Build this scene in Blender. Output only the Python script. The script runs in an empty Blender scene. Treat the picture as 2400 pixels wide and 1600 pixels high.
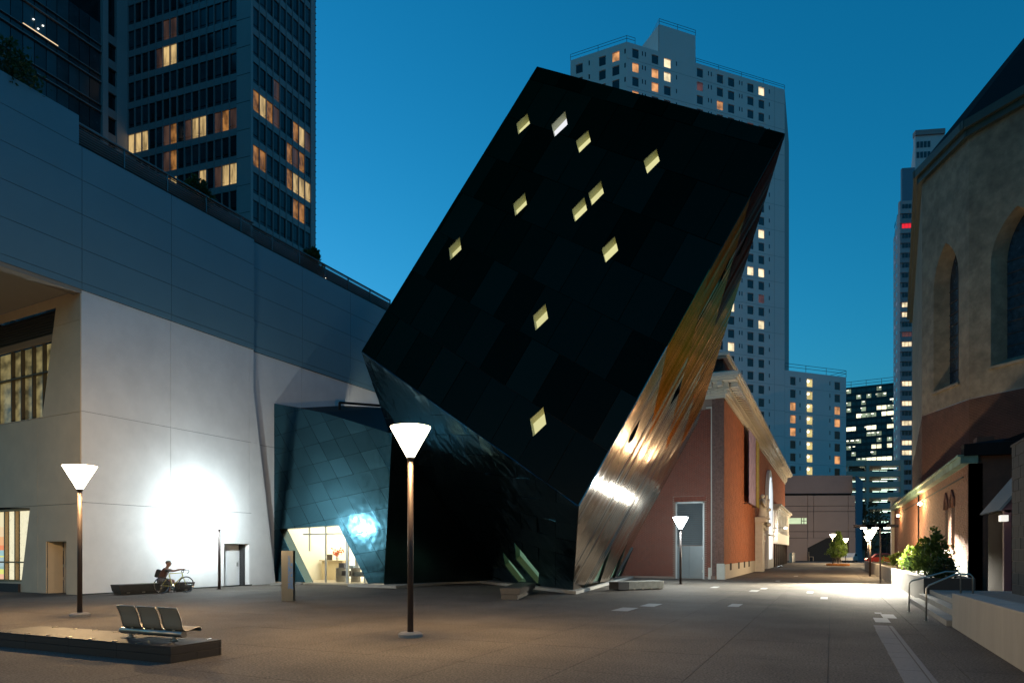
import bpy, math, random
from mathutils import Vector, Matrix, noise
random.seed(7)
SC = bpy.context.scene
C = SC.collection
R = math.radians
# ---------------------------------------------------------------- camera
YAW = R(25.1)
CA, SA = math.cos(YAW), math.sin(YAW)
EYE = 1.7
F = 1600.0
cd = bpy.data.cameras.new('camera'); cam = bpy.data.objects.new('camera', cd); C.objects.link(cam)
cam.location = (0, 0, EYE); cam.rotation_euler = (math.pi/2, 0, YAW)
cd.lens = 24; cd.sensor_width = 36; cd.shift_y = (1291-800)/2400; cd.clip_end = 4000; cd.clip_start = 0.1
SC.camera = cam
# ---------------------------------------------------------------- world: clear blue dusk
w = bpy.data.worlds.new('World'); SC.world = w; w.use_nodes = True
nt = w.node_tree; bg = nt.nodes['Background']
sky = nt.nodes.new('ShaderNodeTexSky'); sky.sky_type = 'NISHITA'; sky.sun_disc = False
sky.sun_elevation = R(-1); sky.sun_rotation = R(-70); sky.ozone_density = 3.0
sep = nt.nodes.new('ShaderNodeSeparateColor'); com = nt.nodes.new('ShaderNodeCombineColor')
nt.links.new(sky.outputs[0], sep.inputs[0])
def wm(op, a, b):
    n = nt.nodes.new('ShaderNodeMath'); n.operation = op
    nt.links.new(a, n.inputs[0]); n.inputs[1].default_value = b
    return n.outputs[0]
r_ = wm('MINIMUM', wm('MULTIPLY', wm('POWER', wm('MULTIPLY', sep.outputs[0], .3), 2.4), 308/.12*0.66), 4.0)
g_ = wm('MULTIPLY', sep.outputs[1], .3*5.95/.12)
b_ = wm('MULTIPLY', sep.outputs[2], .3*5.1/.12)
for i, o in enumerate((r_, g_, b_)): nt.links.new(o, com.inputs[i])
nt.links.new(com.outputs[0], bg.inputs[0]); bg.inputs[1].default_value = 0.12
SC.view_settings.view_transform = 'Standard'; SC.view_settings.look = 'None'
SC.view_settings.exposure = 0; SC.view_settings.gamma = 1
SC.render.engine = 'CYCLES'
SC.cycles.max_bounces = 6; SC.cycles.caustics_reflective = False; SC.cycles.caustics_refractive = False
SC.cycles.sample_clamp_indirect = 3.0
# ---------------------------------------------------------------- geometry helpers
def W(r, d, z=0.0): return Vector((r*CA-d*SA, r*SA+d*CA, z))      # camera-frame metres -> world
def gd(px, py, z=0.0):                                            # point of the ground (height z) seen at a photo position
    d = (EYE-z)*F/(py-1291.0); return W((px-1200)/F*d, d, z)
def at(px, py, d): return W((px-1200)/F*d, d, EYE+(1291-py)/F*d)
def ray(px, py): return W((px-1200)/F, 1.0, (1291-py)/F)
CAM = Vector((0, 0, EYE))
def hitplane(px, py, P, n):
    r = ray(px, py); return CAM + r*((P-CAM).dot(n)/r.dot(n))
class Wall:
    """vertical plane through P (xy) along direction D; off>0 is towards the viewer"""
    def __init__(s, P, D):
        s.P = Vector((P[0], P[1], 0)); s.D = Vector((D[0], D[1], 0)).normalized()
        n = Vector((s.D.y, -s.D.x, 0))
        if n.dot(Vector((0, 0, 0))-s.P) < 0: n = -n
        s.n = n
    def u(s, px): h = hitplane(px, 1291, s.P, s.n); return (h-s.P).dot(s.D)
    def z(s, px, py): return hitplane(px, py, s.P, s.n).z
    def uz(s, px, py): h = hitplane(px, py, s.P, s.n); return ((h-s.P).dot(s.D), h.z)
    def pt(s, u, z, off=0.0): v = s.P+s.D*u+s.n*off; return Vector((v.x, v.y, z))
def dirvp(vp):   # world direction of the horizontal line family that vanishes at photo x = vp
    v = W((vp-1200)/F, 1.0); v.z = 0; return v.normalized()
YD = Vector((0, 1, 0)); XD = Vector((1, 0, 0))
class MB:
    def __init__(s): s.v = []; s.f = []
    def add(s, vs, fs):
        b = len(s.v); s.v += [tuple(v) for v in vs]; s.f += [tuple(i+b for i in f) for f in fs]
    def poly(s, pts): s.add(pts, [tuple(range(len(pts)))])
    def prism(s, pts, e):
        n = len(pts); pts = [Vector(p) for p in pts]; e = Vector(e)
        fs = [tuple(range(n))[::-1], tuple(range(n, 2*n))]
        fs += [(i, (i+1) % n, n+(i+1) % n, n+i) for i in range(n)]
        s.add(pts+[p+e for p in pts], fs)
    def box(s, c, h, ax=XD, ay=YD, az=Vector((0, 0, 1))):
        c = Vector(c); vs = []
        for k in (-1, 1):
            for j, i in ((-1, -1), (-1, 1), (1, 1), (1, -1)):
                vs.append(c+ax*(i*h[0])+ay*(j*h[1])+az*(k*h[2]))
        s.add(vs, [(0, 3, 2, 1), (4, 5, 6, 7), (0, 1, 5, 4), (1, 2, 6, 5), (2, 3, 7, 6), (3, 0, 4, 7)])
    def bb(s, x0, x1, y0, y1, z0, z1): s.box(((x0+x1)/2, (y0+y1)/2, (z0+z1)/2), (abs(x1-x0)/2, abs(y1-y0)/2, abs(z1-z0)/2))
    def wb(s, wl, u0, u1, z0, z1, o0, o1):
        s.prism([wl.pt(u0, z0, o0), wl.pt(u1, z0, o0), wl.pt(u1, z1, o0), wl.pt(u0, z1, o0)], wl.n*(o1-o0))
    def wp(s, wl, uzs, o0, o1): s.prism([wl.pt(u, z, o0) for u, z in uzs], wl.n*(o1-o0))
    def tube(s, pts, r, n=8):
        pts = [Vector(p) for p in pts]; rs = r if isinstance(r, (list, tuple)) else [r]*len(pts)
        rings = []; up = None
        for i, p in enumerate(pts):
            t = (pts[min(i+1, len(pts)-1)]-pts[max(i-1, 0)]).normalized()
            if up is None: up = Vector((0, 0, 1)) if abs(t.z) < .9 else Vector((1, 0, 0))
            a = t.cross(up).normalized(); up = a.cross(t).normalized()
            rings.append([p+(a*math.cos(2*math.pi*k/n)+up*math.sin(2*math.pi*k/n))*rs[i] for k in range(n)])
        vs = [v for rg in rings for v in rg]; fs = []
        for i in range(len(pts)-1):
            for k in range(n): fs.append((i*n+k, i*n+(k+1) % n, (i+1)*n+(k+1) % n, (i+1)*n+k))
        fs += [tuple(range(n))[::-1], tuple(range((len(pts)-1)*n, len(pts)*n))]
        s.add(vs, fs)
    def lathe(s, c, prof, n=20, caps=True):
        c = Vector(c); vs = []; fs = []
        for r, z in prof:
            for k in range(n): vs.append(c+Vector((r*math.cos(2*math.pi*k/n), r*math.sin(2*math.pi*k/n), z)))
        for i in range(len(prof)-1):
            for k in range(n): fs.append((i*n+k, i*n+(k+1) % n, (i+1)*n+(k+1) % n, (i+1)*n+k))
        if caps: fs += [tuple(range(n))[::-1], tuple(range((len(prof)-1)*n, len(prof)*n))]
        s.add(vs, fs)
    def torus(s, c, ax, ay, Rr, r, n=28, m=6):
        c = Vector(c); az = ax.cross(ay).normalized(); vs = []; fs = []
        for i in range(n):
            a = 2*math.pi*i/n; d = ax*math.cos(a)+ay*math.sin(a)
            for j in range(m):
                b = 2*math.pi*j/m; vs.append(c+d*(Rr+r*math.cos(b))+az*(r*math.sin(b)))
        for i in range(n):
            for j in range(m): fs.append((i*m+j, ((i+1) % n)*m+j, ((i+1) % n)*m+(j+1) % m, i*m+(j+1) % m))
        s.add(vs, fs)
    def build(s, name, m=None, parent=None, smooth=False, bevel=0, label=None, kind=None):
        me = bpy.data.meshes.new(name)
        o3 = parent.matrix_world.translation.copy() if parent else Vector((0, 0, 0))
        P = rootloc(parent)
        me.from_pydata([(v[0]-P[0], v[1]-P[1], v[2]-P[2]) for v in s.v], [], s.f); me.update()
        if smooth:
            for p in me.polygons: p.use_smooth = True
        o = bpy.data.objects.new(name, me); C.objects.link(o)
        if m: me.materials.append(m)
        if parent: o.parent = parent
        if bevel:
            b = o.modifiers.new('bevel', 'BEVEL'); b.width = bevel; b.segments = 2; b.limit_method = 'ANGLE'
        if label: o['label'] = label
        if kind: o['kind'] = kind
        return o
def rootloc(p):
    L = Vector((0, 0, 0))
    while p is not None: L = L+Vector(p.location); p = p.parent
    return L
def thing(name, label, cat, loc=(0, 0, 0), group=None):
    o = bpy.data.objects.new(name, None); C.objects.link(o); o.location = loc; o.empty_display_size = .2
    o['label'] = label; o['category'] = cat
    if group: o['group'] = group
    return o
def tag(o, label, cat, group=None):
    o['label'] = label; o['category'] = cat
    if group: o['group'] = group
    return o
def struct(o): o['kind'] = 'structure'; return o
def link_copy(o, parent=None, loc=None):
    c = o.copy(); C.objects.link(c)
    if parent is not None: c.parent = parent
    if loc is not None: c.location = loc
    for ch in [x for x in bpy.data.objects if x.parent == o]: link_copy(ch, c)
    return c
# ---------------------------------------------------------------- materials
MATS = {}
def mat(name, col, rough=.6, metal=0.0, var=.12, vs=1.2, bump=0.0, bs=40, emit=None, es=0.0, spec=.5, coat=0.0, streak=None, wear=None):
    if name in MATS: return MATS[name]
    m = bpy.data.materials.new(name); m.use_nodes = True; MATS[name] = m
    n = m.node_tree; p = n.nodes['Principled BSDF']
    p.inputs['Base Color'].default_value = (*col, 1); p.inputs['Roughness'].default_value = rough
    p.inputs['Metallic'].default_value = metal; p.inputs['Specular IOR Level'].default_value = spec
    if coat: p.inputs['Coat Weight'].default_value = coat
    tc = n.nodes.new('ShaderNodeTexCoord'); geo = n.nodes.new('ShaderNodeNewGeometry')
    mp = n.nodes.new('ShaderNodeMapping'); n.links.new(geo.outputs['Position'], mp.inputs[0])
    if streak: mp.inputs['Scale'].default_value = streak
    if var:
        nz = n.nodes.new('ShaderNodeTexNoise'); nz.inputs['Scale'].default_value = vs; nz.inputs['Detail'].default_value = 6
        nz.inputs['Roughness'].default_value = .65
        n.links.new(mp.outputs[0], nz.inputs['Vector'])
        mr = n.nodes.new('ShaderNodeMapRange'); mr.inputs[1].default_value = .25; mr.inputs[2].default_value = .75
        mr.inputs[3].default_value = 1-var; mr.inputs[4].default_value = 1+var
        n.links.new(nz.outputs[0], mr.inputs[0])
        mx = n.nodes.new('ShaderNodeMix'); mx.data_type = 'RGBA'; mx.blend_type = 'MULTIPLY'; mx.inputs[0].default_value = 1
        mx.inputs[6].default_value = (*col, 1)
        n.links.new(mr.outputs[0], mx.inputs[7]); n.links.new(mx.outputs[2], p.inputs['Base Color'])
        mr2 = n.nodes.new('ShaderNodeMapRange'); mr2.inputs[3].default_value = max(0, rough-.08); mr2.inputs[4].default_value = min(1, rough+.08)
        n.links.new(nz.outputs[0], mr2.inputs[0]); n.links.new(mr2.outputs[0], p.inputs['Roughness'])
    if bump:
        nb = n.nodes.new('ShaderNodeTexNoise'); nb.inputs['Scale'].default_value = bs; nb.inputs['Detail'].default_value = 4
        n.links.new(mp.outputs[0], nb.inputs['Vector'])
        bp = n.nodes.new('ShaderNodeBump'); bp.inputs['Strength'].default_value = bump; bp.inputs['Distance'].default_value = .02
        n.links.new(nb.outputs[0], bp.inputs['Height']); n.links.new(bp.outputs[0], p.inputs['Normal'])
    if wear:   # coarse stains multiplied over the fine grain
        wn = n.nodes.new('ShaderNodeTexNoise'); wn.inputs['Scale'].default_value = wear[0]; wn.inputs['Detail'].default_value = 5; wn.inputs['Roughness'].default_value = .6
        n.links.new(geo.outputs['Position'], wn.inputs['Vector'])
        wr = n.nodes.new('ShaderNodeMapRange'); wr.inputs[1].default_value = .3; wr.inputs[2].default_value = .7; wr.inputs[3].default_value = 1-wear[1]; wr.inputs[4].default_value = 1+wear[1]*.6
        n.links.new(wn.outputs[0], wr.inputs[0]); wx = n.nodes.new('ShaderNodeMix'); wx.data_type = 'RGBA'; wx.blend_type = 'MULTIPLY'; wx.inputs[0].default_value = 1
        src = p.inputs['Base Color'].links[0].from_socket; n.links.new(src, wx.inputs[6]); n.links.new(wr.outputs[0], wx.inputs[7]); n.links.new(wx.outputs[2], p.inputs['Base Color'])
    if emit:
        p.inputs['Emission Color'].default_value = (*emit, 1); p.inputs['Emission Strength'].default_value = es
    return m
def litmat(name, col, s, var=.5, scale=1.5, stretch=(1, 1, .25)):
    """lit room behind glass: glow broken by curtains and furniture"""
    m = mat(name, (.05, .05, .05), .25, var=0)
    n = m.node_tree; p = n.nodes['Principled BSDF']; geo = n.nodes.new('ShaderNodeNewGeometry')
    mp = n.nodes.new('ShaderNodeMapping'); mp.inputs['Scale'].default_value = stretch
    nz = n.nodes.new('ShaderNodeTexNoise'); nz.inputs['Scale'].default_value = scale; nz.inputs['Detail'].default_value = 3
    n.links.new(geo.outputs['Position'], mp.inputs[0]); n.links.new(mp.outputs[0], nz.inputs['Vector'])
    mr = n.nodes.new('ShaderNodeMapRange'); mr.inputs[1].default_value = .35; mr.inputs[2].default_value = .65
    mr.inputs[3].default_value = s*(1-var); mr.inputs[4].default_value = s*(1+var)
    n.links.new(nz.outputs[0], mr.inputs[0]); n.links.new(mr.outputs[0], p.inputs['Emission Strength'])
    p.inputs['Emission Color'].default_value = (*col, 1)
    return m
def steelmat(name, col, rough, aniso, bscale, bstr, stretch, var=.25, col2=None, axes=None, tint=None, dist=.05):
    m = mat(name, col, rough, 1.0, var=0)
    n = m.node_tree; p = n.nodes['Principled BSDF']; geo = n.nodes.new('ShaderNodeNewGeometry')
    mp = n.nodes.new('ShaderNodeMapping'); mp.inputs['Scale'].default_value = stretch
    n.links.new(geo.outputs['Position'], mp.inputs[0])
    nz = n.nodes.new('ShaderNodeTexNoise'); nz.inputs['Scale'].default_value = bscale; nz.inputs['Detail'].default_value = 2
    if axes:
        cx = n.nodes.new('ShaderNodeCombineXYZ')
        for i, a in enumerate(axes):
            dn = n.nodes.new('ShaderNodeVectorMath'); dn.operation = 'DOT_PRODUCT'; dn.inputs[1].default_value = a
            n.links.new(geo.outputs['Position'], dn.inputs[0]); n.links.new(dn.outputs['Value'], cx.inputs[i])
        n.links.new(cx.outputs[0], nz.inputs['Vector'])
    else: n.links.new(mp.outputs[0], nz.inputs['Vector'])
    if tint: p.inputs['Specular Tint'].default_value = (*tint, 1)
    bp = n.nodes.new('ShaderNodeBump'); bp.inputs['Strength'].default_value = bstr; bp.inputs['Distance'].default_value = dist
    n.links.new(nz.outputs[0], bp.inputs['Height']); n.links.new(bp.outputs[0], p.inputs['Normal'])
    oi = n.nodes.new('ShaderNodeObjectInfo')
    mr = n.nodes.new('ShaderNodeMapRange'); mr.inputs[3].default_value = 1-var; mr.inputs[4].default_value = 1+var
    n.links.new(oi.outputs['Random'], mr.inputs[0])
    mx = n.nodes.new('ShaderNodeMix'); mx.data_type = 'RGBA'; mx.blend_type = 'MULTIPLY'; mx.inputs[0].default_value = 1
    mx.inputs[6].default_value = (*col, 1)
    if col2:
        m2 = n.nodes.new('ShaderNodeMix'); m2.data_type = 'RGBA'; m2.inputs[6].default_value = (*col, 1); m2.inputs[7].default_value = (*col2, 1)
        n.links.new(nz.outputs[0], m2.inputs[0]); n.links.new(m2.outputs[2], mx.inputs[6])
    n.links.new(mr.outputs[0], mx.inputs[7]); n.links.new(mx.outputs[2], p.inputs['Base Color'])
    if aniso: p.inputs['Anisotropic'].default_value = aniso
    return m
# ---------------------------------------------------------------- polygon tools for cladding
def clip2(poly, a, b, keep_left=True):
    out = []
    def sd(p): v = (b[0]-a[0])*(p[1]-a[1])-(b[1]-a[1])*(p[0]-a[0]); return v if keep_left else -v
    for i in range(len(poly)):
        p, q = poly[i], poly[(i+1) % len(poly)]; sp, sq = sd(p), sd(q)
        if sp >= 0: out.append(p)
        if sp*sq < 0:
            t = sp/(sp-sq); out.append((p[0]+(q[0]-p[0])*t, p[1]+(q[1]-p[1])*t))
    return out
def area2(p): return sum(p[i][0]*p[(i+1) % len(p)][1]-p[(i+1) % len(p)][0]*p[i][1] for i in range(len(p)))/2
def ccw(p): return p if area2(p) > 0 else p[::-1]
def clip_convex(poly, cl):
    cl = ccw(cl)
    for i in range(len(cl)):
        if len(poly) < 3: return []
        poly = clip2(poly, cl[i], cl[(i+1) % len(cl)])
    return poly if len(poly) >= 3 and abs(area2(poly)) > 1e-4 else []
def minus_convex(polys, hole):
    hole = ccw(hole); res = []
    for poly in polys:
        if not clip_convex(poly, hole): res.append(poly); continue
        rest = poly
        for i in range(len(hole)):
            o = clip2(rest, hole[i], hole[(i+1) % len(hole)], False)
            if len(o) >= 3 and abs(area2(o)) > 1e-4: res.append(o)
            rest = clip2(rest, hole[i], hole[(i+1) % len(hole)])
            if len(rest) < 3: break
    return res
class Frame:
    """plane frame: o + a*g1 + b*g2 (g1, g2 need not be orthogonal), n outward"""
    def __init__(s, o, g1, g2, view=Vector((0, 0, 1.7))):
        s.o = Vector(o); s.g1 = Vector(g1); s.g2 = Vector(g2); s.n = s.g1.cross(s.g2).normalized()
        if s.n.dot(view-s.o) < 0: s.n = -s.n
        s.a11 = s.g1.dot(s.g1); s.a12 = s.g1.dot(s.g2); s.a22 = s.g2.dot(s.g2); s.det = s.a11*s.a22-s.a12**2
    def to(s, P):
        v = Vector(P)-s.o; x, y = v.dot(s.g1), v.dot(s.g2)
        return ((s.a22*x-s.a12*y)/s.det, (s.a11*y-s.a12*x)/s.det)
    def pt(s, a, b, off=0): return s.o+s.g1*a+s.g2*b+s.n*off
def panelize(fr, poly3, name, m, parent, pick=None, gap=.012, th=.03, tilt=.0, holes=(), stuff=False, stagger=0.0, limit=300):
    poly = ccw([fr.to(p) for p in poly3]); hs = [ccw([fr.to(p) for p in h]) for h in holes]
    i0 = math.floor(min(p[0] for p in poly))-1; i1 = math.ceil(max(p[0] for p in poly))+1
    j0 = math.floor(min(p[1] for p in poly)); j1 = math.ceil(max(p[1] for p in poly))
    ga, gb = gap/fr.g1.length, gap/fr.g2.length; cells = []
    for j in range(j0, j1):
        for i in range(i0, i1):
            x = i+(stagger*j) % 1
            c = [(x+ga, j+gb), (x+1-ga, j+gb), (x+1-ga, j+1-gb), (x+ga, j+1-gb)]
            c = clip_convex(c, poly)
            if not c: continue
            ps = [c]
            for h in hs: ps = minus_convex(ps, h)
            if not ps: continue
            t1, t2 = tilt if isinstance(tilt, tuple) else (tilt, tilt); ta, tb = random.gauss(0, t1), random.gauss(0, t2)
            mb = MB()
            for q in ps:
                cx, cy = x+.5, j+.5
                top = [fr.pt(a, b, th+(a-cx)*fr.g1.length*ta+(b-cy)*fr.g2.length*tb) for a, b in q]
                bot = [fr.pt(a, b, -.01) for a, b in q]
                nn = len(q)
                mb.add(bot+top, [tuple(range(nn, 2*nn))]+[(k, (k+1) % nn, nn+(k+1) % nn, nn+k) for k in range(nn)])
            cells.append((sum(abs(area2(q)) for q in ps), mb, pick(fr.pt(x+.5, j+.5)) if pick else m))
    cells.sort(key=lambda c: -c[0])
    if stuff: own, rest = [], cells
    else: own, rest = cells[:limit], cells[limit:]
    for _, mb, mm in own: mb.build(name, mm, parent)
    if rest:
        al = MB()
        for _, mb, mm in rest: al.add(mb.v, mb.f)
        al.build(name+'_field', m, parent, kind='stuff')
def sheet(poly3, holes, fr, off, name, m, parent):
    ps = [ccw([fr.to(p) for p in poly3])]
    for h in holes: ps = minus_convex(ps, ccw([fr.to(p) for p in h]))
    mb = MB()
    for q in ps: mb.poly([fr.pt(a, b, off) for a, b in q])
    return mb.build(name, m, parent)
def bricks(wl, u0, u1, z0, z1, name, m, parent, holes=(), bl=.215, bh=.067, gap=.012, off=.0, th=.02, mortar=None):
    """running-bond brickwork standing proud of its mortar bed, joined into one part"""
    mb = MB(); j = 0; z = z0
    while z+bh <= z1+1e-6:
        u = u0-(bl/2 if j % 2 else 0)
        while u < u1:
            a, b = max(u, u0), min(u+bl-gap, u1)
            if b-a > .03 and not any(a < h[1] and b > h[0] and z < h[3] and z+bh > h[2] for h in holes):
                t = th+random.uniform(-.006, .006)
                P = [wl.pt(a, z, off), wl.pt(b, z, off), wl.pt(b, z+bh-gap, off), wl.pt(a, z+bh-gap, off)]
                Q = [p+wl.n*t for p in P]
                mb.add(P+Q, [(4, 5, 6, 7), (0, 1, 5, 4), (1, 2, 6, 5), (2, 3, 7, 6), (3, 0, 4, 7)])
            u += bl
        z += bh; j += 1
    return mb.build(name, m, parent, kind='stuff')
def wall_with_holes(wl, u0, u1, z0, z1, holes, th):
    """boxes filling a rectangle round rectangular openings"""
    us = sorted({u0, u1, *[h[0] for h in holes], *[h[1] for h in holes]}); mb = MB()
    us = [u for u in us if u0 <= u <= u1]
    for a, b in zip(us, us[1:]):
        if b-a < 1e-4: continue
        zs = [(max(z0, h[2]), min(z1, h[3])) for h in holes if h[0] < (a+b)/2 < h[1]]; zs.sort(); z = z0
        for c, d in zs:
            if c > z+1e-4: mb.wb(wl, a, b, z, c, -th, 0)
            z = max(z, d)
        if z < z1-1e-4: mb.wb(wl, a, b, z, z1, -th, 0)
    return mb
# ================================================================= LARGE STRUCTURE
m_base = mat('concrete_bed', (.05, .05, .048), .9, var=.1)
m_slab = mat('aggregate_slab', (.145, .125, .104), .8, spec=.15, var=.98, vs=30, bump=1.0, bs=70, wear=(.55, .22))
m_slabf = mat('aggregate_far', (.135, .118, .10), .8, spec=.15, var=.35, vs=16, wear=(.55, .22))
# ---- ground
g = MB(); g.poly([(-900, -300, -.03), (900, -300, -.03), (900, 1500, -.03), (-900, 1500, -.03)])
struct(g.build('ground', m_base))
plaza = struct(bpy.data.objects.new('plaza_paving', None)); C.objects.link(plaza)
X0 = gd(1943, 1500).x
SW, SL = .857*2, 2.3
slabs = []
for i in range(-26, 16):
    for j in range(-3, 48):
        x0 = X0+i*.857*1.0 if False else X0+i*SW; y0 = j*SL+(.35 if i % 2 else 0)*0
        if x0 < -34 or x0 > 14: continue
        slabs.append((math.hypot(x0, y0+1 if y0 > 0 else 60), x0, y0))
slabs.sort()
proto = None; far = MB()
for k, (dd, x0, y0) in enumerate(slabs):
    r = (x0+1.7)*CA+(y0+SL)*SA; d = -(x0)*SA+(y0+SL)*CA
    if k < 290:
        if proto is None:
            b = MB(); b.bb(.004, SW-.004, .004, SL-.004, -.028, 0); proto = b.build('paving_slab', m_slab, plaza); proto.location = (x0, y0, 0)
        else:
            o = proto.copy(); C.objects.link(o); o.location = (x0, y0, random.uniform(-.0015, 0.0)); o.parent = plaza
    else: far.bb(x0+.006, x0+SW-.006, y0+.006, y0+SL-.006, -.028, 0)
far.build('distant_paving', m_slab, plaza, kind='stuff')
# pale stones let into the paving
m_inlay = mat('pale_granite', (.36, .35, .33), .7, var=.15, vs=30, bump=.2, bs=120)
m_inlay2 = mat('worn_granite', (.2, .185, .17), .75, var=.25, vs=20, bump=.2, bs=120)
def inlay(x0, x1, y0, y1, m, nm='inlay_stone'):
    b = MB(); b.bb(x0, x1, y0, y1, -.004, .004); b.build(nm, m, plaza)
def cropp(x, y): return (1400+x/2.352, 1300+y/2.352)
for a, b_, c_, d_ in [(90, 215, 285, 312), (243, 350, 263, 288), (625, 672, 171, 183), (895, 940, 179, 190), (835, 895, 191, 203), (720, 800, 268, 285),
                     (1150, 1195, 198, 213), (1225, 1275, 228, 245), (1525, 1570, 317, 322), (1560, 1650, 326, 348), (1517, 1617, 345, 372), (980, 1010, 138, 147), (1080, 1110, 110, 122)]:
    px, py = cropp((a+b_)/2, (c_+d_)/2); Pc = gd(px, py)
    y_lo, y_hi = gd(px, cropp(0, d_)[1]), gd(px, cropp(0, c_)[1])
    dl = (y_hi-y_lo).length; wd = (gd(cropp(b_, 0)[0], py)-gd(cropp(a, 0)[0], py)).length
    hx = wd*.36; hy = min(max(dl*.5, .12), .6)
    inlay(Pc.x-hx, Pc.x+hx, Pc.y-hy, Pc.y+hy, m_inlay)
sx0 = gd(2046, 1464).x; sx1 = gd(2084, 1464).x; sy1 = gd(2046, 1464).y
y = sy1
for k, L in enumerate([.55, .5, 1.5, .9, 1.2, .6, 1.3, 1.2, 1.0, 1.2]):
    inlay(sx0+random.uniform(-.01, .01), sx1-.04, y-L+.015, y, m_inlay2, 'strip_stone'); y -= L
bs_ = MB(); bs_.bb(sx1-.02, sx1+.05, y, sy1, -.004, .005); bs_.build('strip_edging', m_inlay2, plaza)
# ---------------------------------------------------------------- museum: tilted steel cube + entrance wing
E_ = at(1343, 1380, 27.9)
def rr(px, py, l): return W((px-1200)/F*l, l, EYE+(1291-py)/F*l)
import numpy as np
def nray(x, y): return np.array([(x-1200)/F, (1291-y)/F, 1.0])
vA, vB, vC, vD = [nray(*p) for p in [(1259, 157), (1839, 314), (1356, 1184), (848, 823)]]
lc = 22.0; sol = np.linalg.solve(np.stack([vA, -vB, -vD], 1), -lc*vC)
A3 = rr(1259, 157, sol[0]); B3 = rr(1839, 314, sol[1]); C3 = rr(1356, 1184, lc); D3 = rr(848, 823, sol[2])
v3 = E_-C3
def cutground(a, b, z=.12): t = (z-a.z)/(b.z-a.z); return a+(b-a)*t
S_ = 2.45
G3 = B3+v3*S_; D4 = D3+v3*S_; A4 = A3+v3*S_; H3 = C3+v3*S_
ZB = .12
Eg = cutground(C3, C3+v3, ZB); Fg = cutground(G3, H3, ZB); Lg = cutground(D4, H3, ZB)
museum = thing('museum', 'dark steel museum, giant tilted cube with glowing diamond windows beside a low entrance wing', 'museum', (0, 0, 0))
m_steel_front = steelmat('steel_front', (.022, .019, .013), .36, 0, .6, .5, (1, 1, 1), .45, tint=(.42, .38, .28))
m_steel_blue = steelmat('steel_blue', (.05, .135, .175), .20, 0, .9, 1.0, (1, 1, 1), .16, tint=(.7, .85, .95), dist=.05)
e_bc = (B3-C3).normalized(); e_v = v3.normalized(); e_dc = (D3-C3).normalized()
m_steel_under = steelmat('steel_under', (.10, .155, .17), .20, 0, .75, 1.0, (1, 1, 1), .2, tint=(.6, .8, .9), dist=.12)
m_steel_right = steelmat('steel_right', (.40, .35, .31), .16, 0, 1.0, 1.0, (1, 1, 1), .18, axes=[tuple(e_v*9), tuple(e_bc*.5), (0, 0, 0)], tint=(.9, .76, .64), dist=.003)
m_dark = mat('steel_shell', (.012, .013, .014), .7, .5, var=0)
m_reveal = mat('window_reveal', (.55, .55, .36), .5, var=.05)
m_glow = litmat('gallery_glow', (.93, .88, .42), .78, var=.13, scale=.25, stretch=(1, 1, 1))
m_glow_w = litmat('gallery_glow_white', (.9, .9, .95), .95, var=.1, scale=.3, stretch=(1, 1, 1))
def crp(l, s, ox, oy): return [(ox+x/s, oy+y/s) for x, y in l]
nF = (B3-C3).cross(D3-C3).normalized()
frontpoly = [A3, B3, C3, D3]
ff = Frame(C3, (D3-C3).normalized()*1.45, (B3-C3).normalized()*2.05)
fwin_px = [crp(q, 2.091, 800, 100) for q in [
    [(912, 348), (925, 400), (868, 452), (859, 400)], [(1097, 335), (1109, 404), (1045, 464), (1031, 404)], [(1210, 430), (1223, 487), (1166, 543), (1151, 485)],
    [(1544, 521), (1561, 582), (1500, 644), (1482, 580)], [(900, 737), (910, 795), (853, 852), (843, 793)], [(1272, 678), (1287, 740), (1227, 800), (1212, 738)],
    [(1191, 758), (1205, 822), (1145, 880), (1131, 818)], [(581, 953), (589, 1015), (534, 1067), (527, 1007)], [(1340, 950), (1357, 1020), (1295, 1080), (1277, 1012)],
    [(1001, 1280), (1014, 1352), (952, 1412), (940, 1341)]]]+[crp([(715, 270), (733, 375), (652, 452), (633, 345)], 2.613, 1000, 850)]
def openings(fr, wins_px, n, P):
    return [[hitplane(x, y, P, n) for x, y in q] for q in wins_px]
def skylights(fr, wins, par, depth, gl, rv, special=None, fillets=True):
    for k, q in enumerate(wins):
        q2 = [p+fr.n*(-depth) for p in q]
        g_ = MB(); g_.poly(q2); wn = g_.build('window', special if (special and k == 1) else gl, par)
        r_ = MB(); nn = len(q)
        r_.add([p+fr.n*.02 for p in q]+q2, [(i, (i+1) % nn, nn+(i+1) % nn, nn+i) for i in range(nn)])
        r_.build('reveal', rv, wn)
fwins = openings(ff, fwin_px, nF, C3)
panelize(ff, frontpoly, 'front_panel', m_steel_front, museum, gap=.012, th=.02, tilt=.006, holes=fwins, limit=300, stagger=.5)
sheet(frontpoly, fwins, ff, -.012, 'front_face', m_dark, museum)
skylights(ff, fwins, museum, .32, m_glow, m_reveal, special=m_glow_w)
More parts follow.
